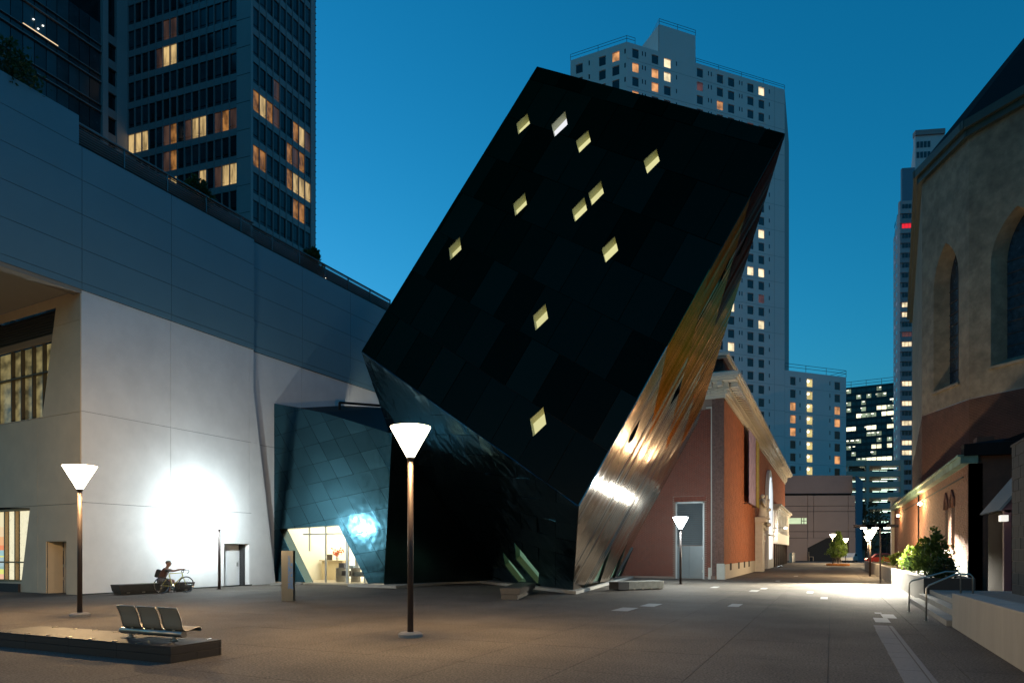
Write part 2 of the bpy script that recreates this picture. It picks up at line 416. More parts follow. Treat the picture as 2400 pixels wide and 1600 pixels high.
# right face
rpoly = [C3, B3, G3, Fg, Eg]
nR = (B3-C3).cross(v3).normalized()
fR = Frame(C3, v3.normalized()*.42, (B3-C3).normalized()*3.1)
rw_px = [crp([(1135, 1120), (1060, 1340), (1010, 1350)], 2.613, 1000, 850), crp([(1230, 1095), (1150, 1315), (1115, 1328)], 2.613, 1000, 850),
         crp([(1265, 1130), (1190, 1305), (1165, 1310)], 2.613, 1000, 850),
         crp([(405, 572), (395, 600), (345, 720), (325, 735)], 2.613, 1600, 320), crp([(290, 733), (278, 775), (240, 870), (208, 903)], 2.613, 1600, 320)]
rd_px = [crp([(1563, 95), (1545, 180), (1483, 268), (1520, 180)], 2.613, 1000, 850), crp([(1305, 345), (1270, 450), (1215, 530), (1245, 440)], 2.613, 1000, 850)]
rwins = openings(fR, rw_px, nR, C3); rdark = openings(fR, rd_px, nR, C3)
ax_ = [tuple(e_v*9), tuple(e_bc*.5), (0, 0, 0)]
m_reflect_orange = steelmat('steel_reflect_orange', (.50, .22, .09), .16, 0, 1.0, 1.0, (1, 1, 1), .2, axes=ax_, tint=(.92, .47, .22), dist=.003)
m_reflect_dark = steelmat('steel_reflect_dark', (.16, .08, .055), .2, 0, 1.0, 1.0, (1, 1, 1), .2, axes=ax_, tint=(.45, .22, .16), dist=.003)
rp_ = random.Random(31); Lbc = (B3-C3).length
def reflect_band(p):    # reflected orange and dark bands put into the panel colour by height
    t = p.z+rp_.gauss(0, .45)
    return m_steel_right if t < 8.0 else (m_reflect_orange if t < 12.6 else m_reflect_dark)
panelize(fR, rpoly, 'side_panel', m_steel_right, museum, pick=reflect_band, gap=.0015, th=.02, tilt=(.022, .0006), holes=rwins+rdark, limit=300, stagger=.37)
sheet(rpoly, rwins+rdark, fR, -.012, 'side_face', m_dark, museum)
m_green = litmat('cafe_glow', (.28, .55, .36), .30, var=.35, scale=.6, stretch=(1, 1, 1))
skylights(fR, rwins, museum, .12, m_green, m_dark)
skylights(fR, rdark, museum, .12, mat('slit_glass', (.02, .02, .022), .1, var=0), m_dark)
# underside (left) face
upoly = [C3, D3, D4, Lg, Eg]
nU = (D3-C3).cross(v3).normalized()
diag = ((D3-C3).normalized()*.62+v3.normalized()*.38)
fU = Frame(C3, v3.normalized()*1.25, (D3-C3).normalized()*1.0+v3.normalized()*.75)
uw_px = [crp([(1343, 1085), (1583, 1378), (1580, 1404), (1500, 1398), (1362, 1225), (1348, 1130)], 4.481, 880, 1050), crp([(1465, 985), (1720, 1303), (1712, 1418), (1690, 1410), (1478, 1160)], 4.481, 880, 1050)]
uwins = openings(fU, uw_px, nU, C3)
panelize(fU, upoly, 'underside_panel', m_steel_under, museum, gap=.010, th=.03, tilt=.015, holes=uwins, limit=300)
sheet(upoly, uwins, fU, -.012, 'underside_face', m_dark, museum)
skylights(fU, uwins, museum, .25, m_green, mat('green_reveal', (.12, .2, .12), .5, var=0))
bk = MB(); e = -.05
bk.poly([A3, B3, G3, A4]); bk.poly([A3, D3, D4, A4]); bk.poly([A4, G3, Fg, Lg, D4])
bk.build('rear_shell', m_steel_front, museum)
# entrance wing
wl0 = at(636, 1360, 35.9); wl1 = at(900, 1367, 32.6)
WE = Wall(wl0, (wl1-wl0)); nE = WE.n
def onE(x, y): return hitplane(x, y, WE.P, nE)
wing = [onE(638, 1362), onE(900, 1367), onE(919, 1016), onE(760, 967), onE(636, 944)]
def cb(l): return crp(l, 7.84, 630, 1220)
door_px = cb([(203, 152), (1285, 82), (1833, 1160), (680, 1163)])
dpoly = [onE(*p) for p in door_px]; dpoly[2] = Vector((dpoly[2].x, dpoly[2].y, .1)); dpoly[3] = Vector((dpoly[3].x, dpoly[3].y, .1))
j1 = (onE(1000, 1000)-onE(700, 1040)).normalized()
sl = (dpoly[3]-dpoly[0]).normalized(); hz = WE.D if WE.D.dot(W(1, 0)) > 0 else -WE.D
g1 = (hz*.98+Vector((0, 0, .13))).normalized()*1.02
fE = Frame(dpoly[0], g1, sl*1.08)
panelize(fE, wing, 'entrance_panel', m_steel_blue, museum, gap=.006, th=.02, tilt=.007, holes=[dpoly], limit=300)
sheet(wing, [dpoly], fE, -.012, 'entrance_wall', m_dark, museum)
# dark facet above, flank wall, parapet bar
tp = MB(); a_, b__, c__ = onE(636, 944), onE(760, 967), onE(919, 1016)
bk1 = at(905, 955, 40); bk0 = at(640, 942, 42)
tp.poly([a_, b__, c__, bk1+Vector((0, 0, .0)), bk0]); tp.build('roof_facet', m_dark, museum)
fl0 = onE(900, 1367); fl0.z = ZB; fl1 = gd(1149, 1358, .15); fl1.z = ZB
fl = MB(); top0 = onE(919, 1016); dd = (fl1-fl0); ext = fl1+dd*.45
fl.poly([fl0, ext, Vector((ext.x, ext.y, 9.5)), Vector((top0.x+dd.x*.6, top0.y+dd.y*.6, 9.5)), top0])
flank = fl.build('flank_wall', mat('flank_steel', (.05, .08, .085), .3, 1.0, var=.2, vs=.6), museum)
lf = MB(); q0 = onE(628, 1270); q1 = onE(640, 1362)
lf.prism([WE.pt(WE.u(628), 2.2, -.6), WE.pt(WE.u(636), 2.2, -.6), WE.pt(WE.u(641), .1, -.6), WE.pt(WE.u(634), .1, -.6)], WE.n*.4); lf.build('jamb_plate', m_dark, museum)
br = MB(); br.tube([at(796, 943, 37), at(890, 950, 36)], .07, 6); br.tube([at(796, 943, 37), at(796, 963, 37)], .07, 6); br.build('parapet_bar', m_dark, museum)
# doorway: reveal, glazing, interior
dep = -.55
m_frame = mat('alu_frame', (.45, .45, .42), .4, .6, var=.05)
rv = MB(); dq = [p+WE.n*dep for p in dpoly]
rv.add(dpoly+dq, [(0, 1, 5, 4), (1, 2, 6, 5), (3, 0, 4, 7)])
rv.build('doorway_reveal', steelmat('reveal_steel', (.02, .035, .035), .25, 0, 1, .3, (1, 1, 1), 0), museum)
gz = thing  # placeholder to keep names short
hall = MB(); H0 = WE.n
def EW(px, py, off): h = hitplane(px, py, WE.P+WE.n*off, WE.n); return h
uL, uR = WE.u(645), WE.u(885)
if uL > uR: uL, uR = uR, uL
zt = 3.75
hall.wb(WE, uL, uR, .1, zt, -5.3, -5.2); hb = hall.build('hall_back_wall', mat('hall_white', (.8, .76, .62), .8, var=.08, vs=.8, emit=(1, .92, .66), es=1.35), museum)  # room light put into the wall as its own glow
hall = MB(); hall.wb(WE, uL, uR, zt, zt+.1, -5.3, -.6); hall.build('hall_ceiling', mat('hall_ceiling', (.8, .78, .7), .7, var=0, emit=(1, .93, .75), es=5), museum)  # ceiling glows by itself to stand for the room light
hall = MB(); hall.wb(WE, uL, uR, .02, .1, -5.3, -.02); hall.build('hall_floor', mat('hall_floor', (.35, .3, .22), .3, var=.1), museum)
for a_ in (uL-.1, uR): hall = MB(); hall.wb(WE, a_, a_+.1, .1, zt, -5.3, -.6); hall.build('hall_side_wall', mat('hall_side', (.75, .72, .6), .8, var=.05), museum)
mul = MB(); 
def dx(x): return 630+x/7.84
for x in (600, 900, 1300, 1630):
    u = WE.u(dx(x)); zt_ = {600: 3.35, 900: 3.5, 1300: 3.6, 1630: 1.65}[x]
    zb = {600: 1.7, 900: .1, 1300: .1, 1630: .1}[x]
    mul.wb(WE, u-.035-(.05 if x == 1300 else 0), u+.035+(.05 if x == 1300 else 0), zb, zt_, dep-.08, dep)
mul.wb(WE, min(WE.u(dx(490)), WE.u(dx(1420))), max(WE.u(dx(490)), WE.u(dx(1420))), 2.55, 2.62, dep-.08, dep+.01)
mul.build('mullion', m_frame, museum)
m_glass = mat('clear_glass', (.9, .95, .95), .02, var=0)
m_glass.node_tree.nodes['Principled BSDF'].inputs['Transmission Weight'].default_value = 1.0
m_glass.node_tree.nodes['Principled BSDF'].inputs['IOR'].default_value = 1.05
gl = MB(); gl.poly([p+WE.n*(dep-.04) for p in dpoly]); gl.build('glazing', m_glass, museum)
# reception furniture seen through the glass
def ipt(px, off): 
    h = hitplane(px, 1340, WE.P+WE.n*off, WE.n); return (h-WE.P).dot(WE.D)
desk = thing('reception_desk', 'cream reception desk with a dark monitor seen through the glass doorway', 'desk')
u = ipt(dx(1110), -3.0)
b = MB(); b.wb(WE, u-.75, u+.75, .1, 1.15, -3.5, -3.0); b.build('counter', mat('desk_cream', (.7, .58, .36), .6, var=.1), desk)
b = MB(); b.wb(WE, u-.85, u+.85, 1.15, 1.2, -3.6, -2.9); b.build('counter_top', mat('desk_top', (.5, .42, .3), .4, var=.1), desk)
b = MB(); b.wb(WE, u-.78, u-.25, 1.2, 1.52, -3.3, -3.26); b.wb(WE, u-.55, u-.48, 1.15, 1.25, -3.35, -3.3); b.build('monitor', mat('screen_dark', (.05, .04, .03), .4, var=0), desk)
fv = thing('flower_vase', 'vase of red and orange flowers on the reception desk behind the glass', 'vase')
b = MB(); b.lathe(WE.pt(u+.2, 1.2, -3.2), [(.06, 0), (.1, .12), (.05, .25), (.07, .3)], 10); b.build('vase', mat('vase_glass', (.5, .5, .5), .2, var=0), fv)
b = MB()
for k in range(60):
    c = WE.pt(u+.2+random.gauss(0, .16), 1.62+random.gauss(0, .12), -3.2+random.gauss(0, .1)); b.box(c, (.035, .035, .02), *[Vector([random.gauss(0, 1) for _ in range(3)]).normalized() for _ in range(2)])
b.build('blossom', mat('blossom_red', (.6, .12, .05), .6, var=.3), fv)
b = MB()
for k in range(8): b.tube([WE.pt(u+.2, 1.45, -3.2), WE.pt(u+.2+random.gauss(0, .15), 1.68, -3.2)], .008, 4)
b.build('stem', mat('stem_green', (.1, .2, .05), .6, var=0), fv)
sh = thing('display_shelf', 'grey display table with stacked books and bottles at the right of the glass doorway', 'display table')
u = ipt(dx(1580), -1.9)
b = MB(); b.wb(WE, u-1.1, u+.8, .78, .83, -2.3, -1.6); b.wb(WE, u-1.1, u+.8, .38, .42, -2.3, -1.6)
b.build('shelf', mat('shelf_grey', (.35, .35, .36), .5, var=0), sh)
b = MB()
for k in (-1.1, -.1, .76): b.wb(WE, u+k, u+k+.04, .1, .8, -2.3, -1.6)
b.build('shelf_leg', mat('shelf_grey', (.35, .35, .36)), sh)
def goods(cols, zt):
    for k, (a, wd, h, cc) in enumerate(cols):
        b = MB(); b.wb(WE, u+a, u+a+wd, zt, zt+h, -2.1, -1.7)
        tag(b.build('book_stack', mat('goods%d' % k, cc, .6, var=.1)), ['dark boxed books at the left of the display table top', 'pale blue books in the middle of the display table top', 'white tall box at the right of the display table top', 'small grey crate on the lower shelf of the display table', 'striped bags stacked on the lower shelf of the display table'][k if zt > .6 else k+3], 'books')
goods([(-1.0, .35, .25, (.1, .1, .12)), (-.45, .4, .12, (.4, .5, .6)), (.1, .22, .5, (.7, .75, .8))], .83)
goods([(-.8, .5, .25, (.25, .25, .28)), (.05, .45, .2, (.55, .5, .55))], .42)
# concrete kerb under the steel
m_kerb = mat('kerb_concrete', (.32, .31, .28), .8, var=.15, vs=3, bump=.2, bs=60)
k1 = gd(1350, 1392); k2 = gd(1497, 1350); k3 = gd(1113, 1364); k4 = gd(928, 1378); k5 = gd(815, 1374)
kb = MB()
def slab(pts, z0, z1, mb): mb.prism([Vector((p.x, p.y, z0)) for p in pts], (0, 0, z1-z0))
inn = lambda p, q: p+(q-p).normalized()*.1
slab([k1, k2, Fg+(Fg-Eg)*.1, Eg-(k1-Eg)*0+Vector((.0, 1.5, 0))], 0, .125, kb)
slab([k3, k1, Eg+Vector((0, 1.5, 0)), Lg], 0, .123, kb)
slab([k4, k3, fl1, fl0+WE.n*-.4], 0, .121, kb)
slab([k5, k4, fl0-WE.n*.5, onE(830, 1366)-WE.n*.5], 0, .119, kb)
p1, p2 = gd(633, 1371), gd(706, 1369)
slab([p1, p2, p2-WE.n*.9, p1-WE.n*.9], 0, .12, kb)
struct(kb.build('kerb', m_kerb))
# ---------------------------------------------------------------- white building with blue-grey upper storeys (left)
WX = W(-16.66, 26.4).x; WY0 = W(-16.66, 26.4).y
WL = Wall((WX, WY0), YD)                       # long plaza wall
WLs = Wall((WX, WY0), dirvp(-1750))            # short return wall towards the left
hallb = thing('white_building', 'white rendered building with a blue-grey panelled upper storey along the left of the plaza', 'building', (0, 0, 0))
m_white = mat('white_render', (.80, .79, .77), .75, var=.06, vs=.5, bump=.15, bs=3, wear=(.8, .07))
m_warm_lit = mat('warm_lit_render', (.72, .58, .40), .75, var=.07, vs=.5, bump=.15, bs=3, wear=(1.1, .07))  # warm lamplight on the return wall put into the render colour
m_upper = mat('bluegrey_panel', (.16, .28, .33), .55, var=.06, vs=.3)
m_joint = mat('shadow_joint', (.03, .03, .03), .9, var=0)
U = WL.u; Z0 = 11.8; ZP = 17.4
u_end = U(594)
def wpan(poly_uz, off0, off1, nm, m): b = MB(); b.wp(WL, poly_uz, off0, off1); return b.build(nm, m, hallb)
zj = [0.0, 3.6, 7.13, Z0]
# backing
door = (U(525), U(584), 0, 1.7+(1291-1272)/F*31.2)
core = wall_with_holes(WL, .05, u_end-.1, 0, Z0, [door], .5); core.v = [(v[0]+WL.n.x*-.031, v[1]+WL.n.y*-.031, v[2]) for v in core.v]; core.build('wall_core', m_joint, hallb)
us = [0, U(400), door[1]]
edge = lambda z: u_end+max(0, (1.7+(1291-905)/F*33.5-z))*.155
for i in range(3):
    for j in range(3):
        z0, z1 = zj[j]+.008, zj[j+1]-.008; a = us[i]+.008
        if i < 2:
            c = us[i+1]-.008
            if j == 0 and i == 1:
                b = MB(); b.wb(WL, a, door[0], z0, z1, -.03, 0); b.wb(WL, door[0], c, door[3], z1, -.03, 0); b.build('wall_panel', m_white, hallb)
            else: wpan([(a, z0), (c, z0), (c, z1), (a, z1)], -.03, 0, 'wall_panel', m_white)
        else:
            if j == 0: wpan([(door[1], z0), (edge(z0), z0), (edge(z1), z1), (door[1], z1)], -.03, 0, 'wall_panel', m_white); 
            elif j == 1: wpan([(a, z0), (edge(z0), z0), (edge(z1), z1), (a, z1)], -.03, 0, 'wall_panel', m_white)
            else: wpan([(a, z0), (edge(z0), z0), (edge(8.9), 8.9), (u_end, 9.8), (u_end, z1), (a, z1)], -.03, 0, 'wall_panel', m_white)
# jamb of the projecting wall and the recessed wall behind
b = MB(); b.prism([WL.pt(edge(0), 0, -.03), WL.pt(edge(8.9), 8.9, -.03), WL.pt(u_end, 9.8, -.03), WL.pt(u_end, Z0, -.03), WL.pt(u_end-.1, Z0, -.03), WL.pt(u_end-.1, 0, -.03)], WL.n*-.4); b.build('wall_jamb', m_white, hallb)
b2_ = WL.pt(u_end, 0, -.22); W2 = Wall((b2_.x, b2_.y), dirvp(1990))
if W2.D.y < 0: W2.D = -W2.D
U2 = W2.u
def w2pan(a, c, z0, z1, o0, o1, nm, m): b = MB(); b.wb(W2, a+.01, c-.01, z0+.01, z1-.01, o0, o1); return b.build(nm, m, hallb)
cols2 = [-.0, U2(707), U2(820), U2(925)+2]
for z0, z1 in ((0, 7.13), (7.13, Z0)):
    for a, c in zip(cols2, cols2[1:]): w2pan(a, c, z0, z1, -.05, 0, 'wall_panel', m_white)
b = MB(); b.wb(W2, -.4, cols2[-1], 0, ZP-.02, -.5, -.03); b.build('wall_core', m_joint, hallb)
# plaza door alcove
def alcove(wl, u0, u1, z0, z1, dep, m, par, hinge=0):
    b = MB(); b.wb(wl, u0, u0+.02, z0, z1, -dep, -.03); b.wb(wl, u1-.02, u1, z0, z1, -dep, -.03); b.wb(wl, u0, u1, z1-.02, z1, -dep, -.03)
    b.build('alcove', m, par)
    d = MB(); d.wb(wl, u0+.1, u1-.12, z0+.03, z1-.3, -dep-.03, -dep+.02); dr = d.build('door', m, par)
    d = MB(); d.wb(wl, u0+.02, u1-.02, z0, z1-.02, -dep-.06, -dep-.03); d.build('door_surround', m, par)
    h = MB()
    for k in (.25, .5, .82): h.wb(wl, (u0+.1 if not hinge else u1-.16), (u0+.14 if not hinge else u1-.12), z0+k*(z1-z0), z0+k*(z1-z0)+.12, -dep+.02, -dep+.05)
    h.build('hinge', m_frame, dr)
    h = MB(); uu = u1-.3 if not hinge else u0+.2
    h.wb(wl, uu, uu+.04, z0+.95, z0+1.15, -dep+.02, -dep+.08); h.build('door_handle', m_frame, dr)
alcove(WL, door[0], door[1], 0, door[3], .55, m_white, hallb)
# upper storeys: panel grid flush with the wall below, over-running the corner
u_cols = [U(-250), U(-60), 0, U(400), u_end]
zr = [Z0, Z0+.35, 13.0+.0, 14.32, 15.64, 16.05+.0+.9]
zr = [Z0, WL.z(181, 659), WL.z(181, 580), WL.z(181, 499), WL.z(181, 418), WL.z(181, 339)]
b = MB(); b.wb(WL, u_cols[0], u_cols[-1], Z0+.01, ZP-.02, -.5, .02); b.build('upper_core', m_joint, hallb)
for a, c in zip(u_cols, u_cols[1:]):
    for z0, z1 in zip(zr, zr[1:]):
        wpan([(a+.01, z0+.01), (c-.01, z0+.01), (c-.01, z1-.01), (a+.01, z1-.01)], .02, .05, 'upper_panel', m_upper)
for a, c in zip(cols2, cols2[1:]):
    for z0, z1 in zip(zr, zr[1:]): w2pan(a, c, z0, z1, .02, .05, 'upper_panel', m_upper)
b = MB(); b.wb(W2, 0, cols2[-1], Z0+.01, ZP-.02, -.03, .02); b.build('upper_core', m_joint, hallb)
ztop = WL.z(177, 268)
wpan([(u_cols[0], zr[-1]+.01), (-.12, zr[-1]+.01), (-.12, ztop), (u_cols[0], ztop)], -.4, .05, 'parapet', m_upper)
# soffit and beam
sof = MB(); a0 = WL.pt(u_cols[0], Z0+.005, -.3); 
sd = WLs.D if WLs.D.dot(W(-1, 0)) > 0 else -WLs.D
c0 = WL.pt(0, Z0+.02, -.2)
sof.poly([WL.pt(u_cols[0], Z0+.02, 0), c0, c0+sd*22, WL.pt(u_cols[0], Z0+.02, -22)]); sof.build('soffit', mat('soffit', (.45, .42, .36), .8, var=.05), hallb)
sof = MB(); sof.wb(WL, u_cols[0], .02, Z0-.14, Z0+.01, -.45, 0); sof.build('soffit_beam', mat('soffit_beam', (.33, .29, .24), .8, var=.05), hallb)
# return wall (left): panels, louvres, upper window, shopfront, door
V = WLs
if V.pt(1, 0).x > WX: V.D = -V.D
V.n = -Vector((V.D.y, -V.D.x, 0)) if V.n.dot(Vector((0, 0, 0))-V.P) < 0 else V.n
vu = V.u; vz = V.z
sgn = 1 if vu(0) > 0 else -1
def q(px, py): return V.uz(px, py)
lou = [q(-90, 786), q(133, 721), q(127, 776), q(-90, 833)]
win = [q(-90, 890-63+0), q(124, 783), q(101, 977), q(-90, 1009)]
shp = [q(-90, 1187), q(72, 1190), q(52, 1362), q(-90, 1362)]
spd = [q(-90, 833), q(127, 776), q(124, 783+0), q(-90, 827)]
fV = Frame(V.pt(0, 0), V.D*3.0, Vector((0, 0, 3.55)))
P3 = lambda l, off=0: [V.pt(u, z, off) for u, z in l]
lw = [q(-90, 786), q(133, 721), q(101, 977), q(-90, 1009)]
dr_ = [q(110, 1268), q(157, 1268)]; dz = dr_[0][1]
drq = [(dr_[0][0], 0), (dr_[1][0], 0), (dr_[1][0], dz), (dr_[0][0], dz)]
full = [(0, 0), (vu(-90), 0), (vu(-90), Z0), (0, Z0)]
panelize(fV, P3(full), 'return_panel', m_warm_lit, hallb, gap=.008, th=.03, tilt=0, holes=[P3(lw), P3(shp+[]), P3(drq)])
sheet(P3(full), [P3(lw), P3(shp), P3(drq)], fV, -.012, 'return_core', m_joint, hallb)
# louvres
b = MB()
zA, zB = min(z for u, z in lou), max(z for u, z in lou)
uR_ = q(130, 750)[0]; uL_ = vu(-90)
zl0, zl1 = q(100, 788)[1], q(100, 731)[1]
for k in range(9):
    z = zl0+(zl1-zl0)*(k+.5)/9; b = MB(); b.wb(V, min(uR_, uL_), max(uR_, uL_), z-.03, z+.05, -.22, -.1); b.build('louvre_slat', mat('louvre_grey', (.06, .06, .065), .5, .5, var=.05), hallb)
b = MB(); b.wb(V, min(uR_, uL_), max(uR_, uL_), zl0, zl1, -.3, -.26); b.build('louvre_back', m_joint, hallb)
b = MB(); zc0 = q(100, 802)[1]; b.wb(V, min(uR_, uL_), max(uR_, uL_), zc0, zl0, -.12, -.03); b.build('spandrel_band', mat('spandrel_tan', (.33, .25, .18), .6, var=.05), hallb)
m_off = litmat('office_glow', (.95, .75, .30), .16, var=.7, scale=1.1, stretch=(1.2, 1.2, 1.8))
m_mull = mat('dark_mullion', (.10, .085, .06), .5, .4, var=0)
zw0, zw1, zwm = q(60, 984)[1], zc0, q(60, 879)[1]
ws = [vu(x) for x in (-90, -55, -15, 20, 43, 69, 94, 122)]
wq = P3([q(-90, 827), q(124, 783), q(101, 977), q(-90, 1009)])
for k in range(len(ws)-1):
    for z0, z1 in ((zw0, zwm), (zwm, zw1)):
        cell = [(ws[k], z0), (ws[k+1], z0), (ws[k+1], z1), (ws[k], z1)]
        fr = Frame(V.pt(0, 0), V.D, Vector((0, 0, 1)))
        c2 = clip_convex(ccw([tuple(p) for p in cell]), ccw([fr.to(p) for p in wq]))
        if not c2: continue
        b = MB(); b.poly([fr.pt(a, z, -.25) for a, z in c2]); b.build('window_pane', m_off, hallb)
b = MB()
for u in ws[1:-1]: b.wb(V, u-.03, u+.03, zw0, zw1, -.25, -.1)
b.wb(V, min(ws[0], ws[-1]), max(ws[0], ws[-1]), zwm-.03, zwm+.03, -.25, -.09); b.build('window_mullion', m_mull, hallb)
VO = Wall((V.pt(0, 0, -.3).x, V.pt(0, 0, -.3).y), V.D); vu0 = VO.u
# shopfront with coloured film and doodled blinds
cols = [(-90, -50, (1, .8, .4), 1.0, 'shop_a'), (-50, -2, (1, .85, .45), 1.1, 'shop_b'), (0, 18, (1, .75, .4), 1.1, 'shop_c')]
zs0, zs1 = q(40, 1362)[1], q(40, 1191)[1]
sq = P3(shp); fr = Frame(V.pt(0, 0), V.D, Vector((0, 0, 1)))
ztr = q(40, 1317)[1]
film = [(.0, .09, (1, .55, .33)), (.09, .16, (.9, .9, .2)), (.16, .20, (.35, .5, .45)), (.20, .33, (.45, .6, .62)), (.33, .35, (.9, .9, .2)), (.35, .43, (.4, .62, .62)), (.43, .50, (1, .3, .1)), (.50, .62, (1, .5, .2)), (.62, .76, (1, .72, .4)), (.76, 1.0, (1, .85, .5))]
for x0, x1 in ((-60, -26), (-22, 17)):
    for a, c, col in film:
        z0, z1 = zs0+(zs1-zs0)*a, zs0+(zs1-zs0)*c
        b = MB(); b.poly([V.pt(vu0(x0), z0, -.3), V.pt(vu0(x1), z0, -.3), V.pt(vu0(x1), z1, -.3), V.pt(vu0(x0), z1, -.3)])
        b.build('coloured_film', mat('film_%d' % int(a*100), (.3, .3, .3), .5, var=0, emit=col, es=.85), hallb)
m_blind = mat('doodle_blind', (.2, .2, .2), .6, var=0); n = m_blind.node_tree; p = n.nodes['Principled BSDF']
geo = n.nodes.new('ShaderNodeNewGeometry'); vo = n.nodes.new('ShaderNodeTexNoise'); vo.inputs['Scale'].default_value = 4.5; vo.inputs['Detail'].default_value = 3; vo.inputs['Distortion'].default_value = 3
n.links.new(geo.outputs['Position'], vo.inputs['Vector'])
cr = n.nodes.new('ShaderNodeValToRGB'); cr.color_ramp.elements[0].position = .485; cr.color_ramp.elements[0].color = (1, .92, .62, 1); cr.color_ramp.elements[1].position = .515; cr.color_ramp.elements[1].color = (1, .92, .62, 1)
e_ = cr.color_ramp.elements.new(.5); e_.color = (.12, .11, .08, 1)
n.links.new(vo.outputs[0], cr.inputs[0]); n.links.new(cr.outputs[0], p.inputs['Emission Color']); p.inputs['Emission Strength'].default_value = .95
sq_ = [(p.x, p.y, p.z) for p in sq]
sq = [Vector(p)+V.D*(.3) for p in sq]
for x0, x1 in ((22, 41), (47, 92)):
    for z0, z1 in ((zs0, ztr-.03), (ztr+.03, zs1-.08)):
        c2 = clip_convex(ccw([(vu0(x0), z0), (vu0(x1), z0), (vu0(x1), z1), (vu0(x0), z1)]), ccw([fr.to(p) for p in sq]))
        if c2: b = MB(); b.poly([fr.pt(a, z, -.3) for a, z in c2]); b.build('doodle_blind', m_blind, hallb)
b = MB()
for x in (-60, -24, 19.5, 44): b.wb(V, vu0(x)-.05, vu0(x)+.05, zs0, zs1, -.29, -.15)
b.wb(V, min(vu(-90), vu(70)), max(vu(-90), vu(70)), ztr-.03, ztr+.03, -.29, -.16); b.wb(V, min(vu(-90), vu(70)), max(vu(-90), vu(70)), zs1-.09, zs1, -.29, -.12); b.wb(V, min(vu(-90), vu(52)), max(vu(-90), vu(52)), zs0-.02, zs0+.06, -.29, -.12)
b.build('shop_mullion', mat('tan_mullion', (.4, .28, .15), .5, .3, var=0), hallb)
b = MB(); b.wb(V, min(vu(-90), vu(50)), max(vu(-90), vu(50)), .0, q(20, 1366)[1], .0, .12); b.build('shop_plinth', mat('dark_plinth', (.04, .03, .028), .6, var=.1), hallb)
# door alcove
a1, a2 = sorted((dr_[0][0], dr_[1][0])); alcove(V, a1, a2, 0, dz, .6, m_warm_lit, hallb, hinge=1)
b = MB(); b.wb(WL, 0, u_end-.1, .0, .05, .0, .015); b.build('base_gap', m_joint, hallb)
# terrace balustrade: posts, rails, slats (X plane)
m_rail = mat('rail_metal', (.17, .17, .17), .4, .7, var=.05); m_slat = mat('slat_metal', (.42, .22, .17), .4, .6, var=.15)
zr0, zr1 = ZP, WL.z(182, 287)
pxs = [182, 292, 393, 484, 565, 638, 702, 762, 817, 868, 915]
ups = [(WL, U(x)) for x in pxs if x < 590]+[(W2, U2(x)) for x in pxs if x > 590]
for WW, a in ups:
    b = MB(); b.wb(WW, a-.03, a+.03, zr0, zr1-.05, -.06, 0); b.build('balustrade_post', m_rail, hallb)
bays = [(WL, U(x0), U(x1)) for x0, x1 in zip(pxs, pxs[1:]) if x1 < 590]+[(WL, U(565), u_end), (W2, 0, U2(638))]+[(W2, U2(x0), U2(x1)) for x0, x1 in zip(pxs, pxs[1:]) if x0 > 590]
for WW, a, c in bays:
    b = MB(); b.wb(WW, a, c, zr1-.05, zr1, -.09, .03); b.build('balustrade_rail', m_rail, hallb)
    for k in range(8):
        z = zr0+.03+k*.098; b = MB(); b.prism([WW.pt(a+.03, z, 0), WW.pt(c-.03, z, 0), WW.pt(c-.03, z+.085, -.06), WW.pt(a+.03, z+.085, -.06)], WW.n*-.008); b.build('balustrade_slat', m_slat, hallb)
b = MB(); b.wb(WL, 0, u_end, zr0, zr1-.12, -.3, -.25); b.wb(W2, -.2, cols2[-1], zr0, zr1-.12, -.3, -.25); b.build('terrace_wall', mat('terrace_brown', (.25, .14, .11), .7, var=.2, vs=1.5), hallb)
for x in (272, 370, 447, 470, 533, 590, 772):
    b = MB(); b.lathe(WL.pt(U(x), zr0+.1, -.3), [(.03, 0), (.035, .03), (.02, .06)], 8); b.build('terrace_light', mat('tiny_lamp', (.5, .5, .5), .5, var=0, emit=(1, .85, .65), es=4), hallb)
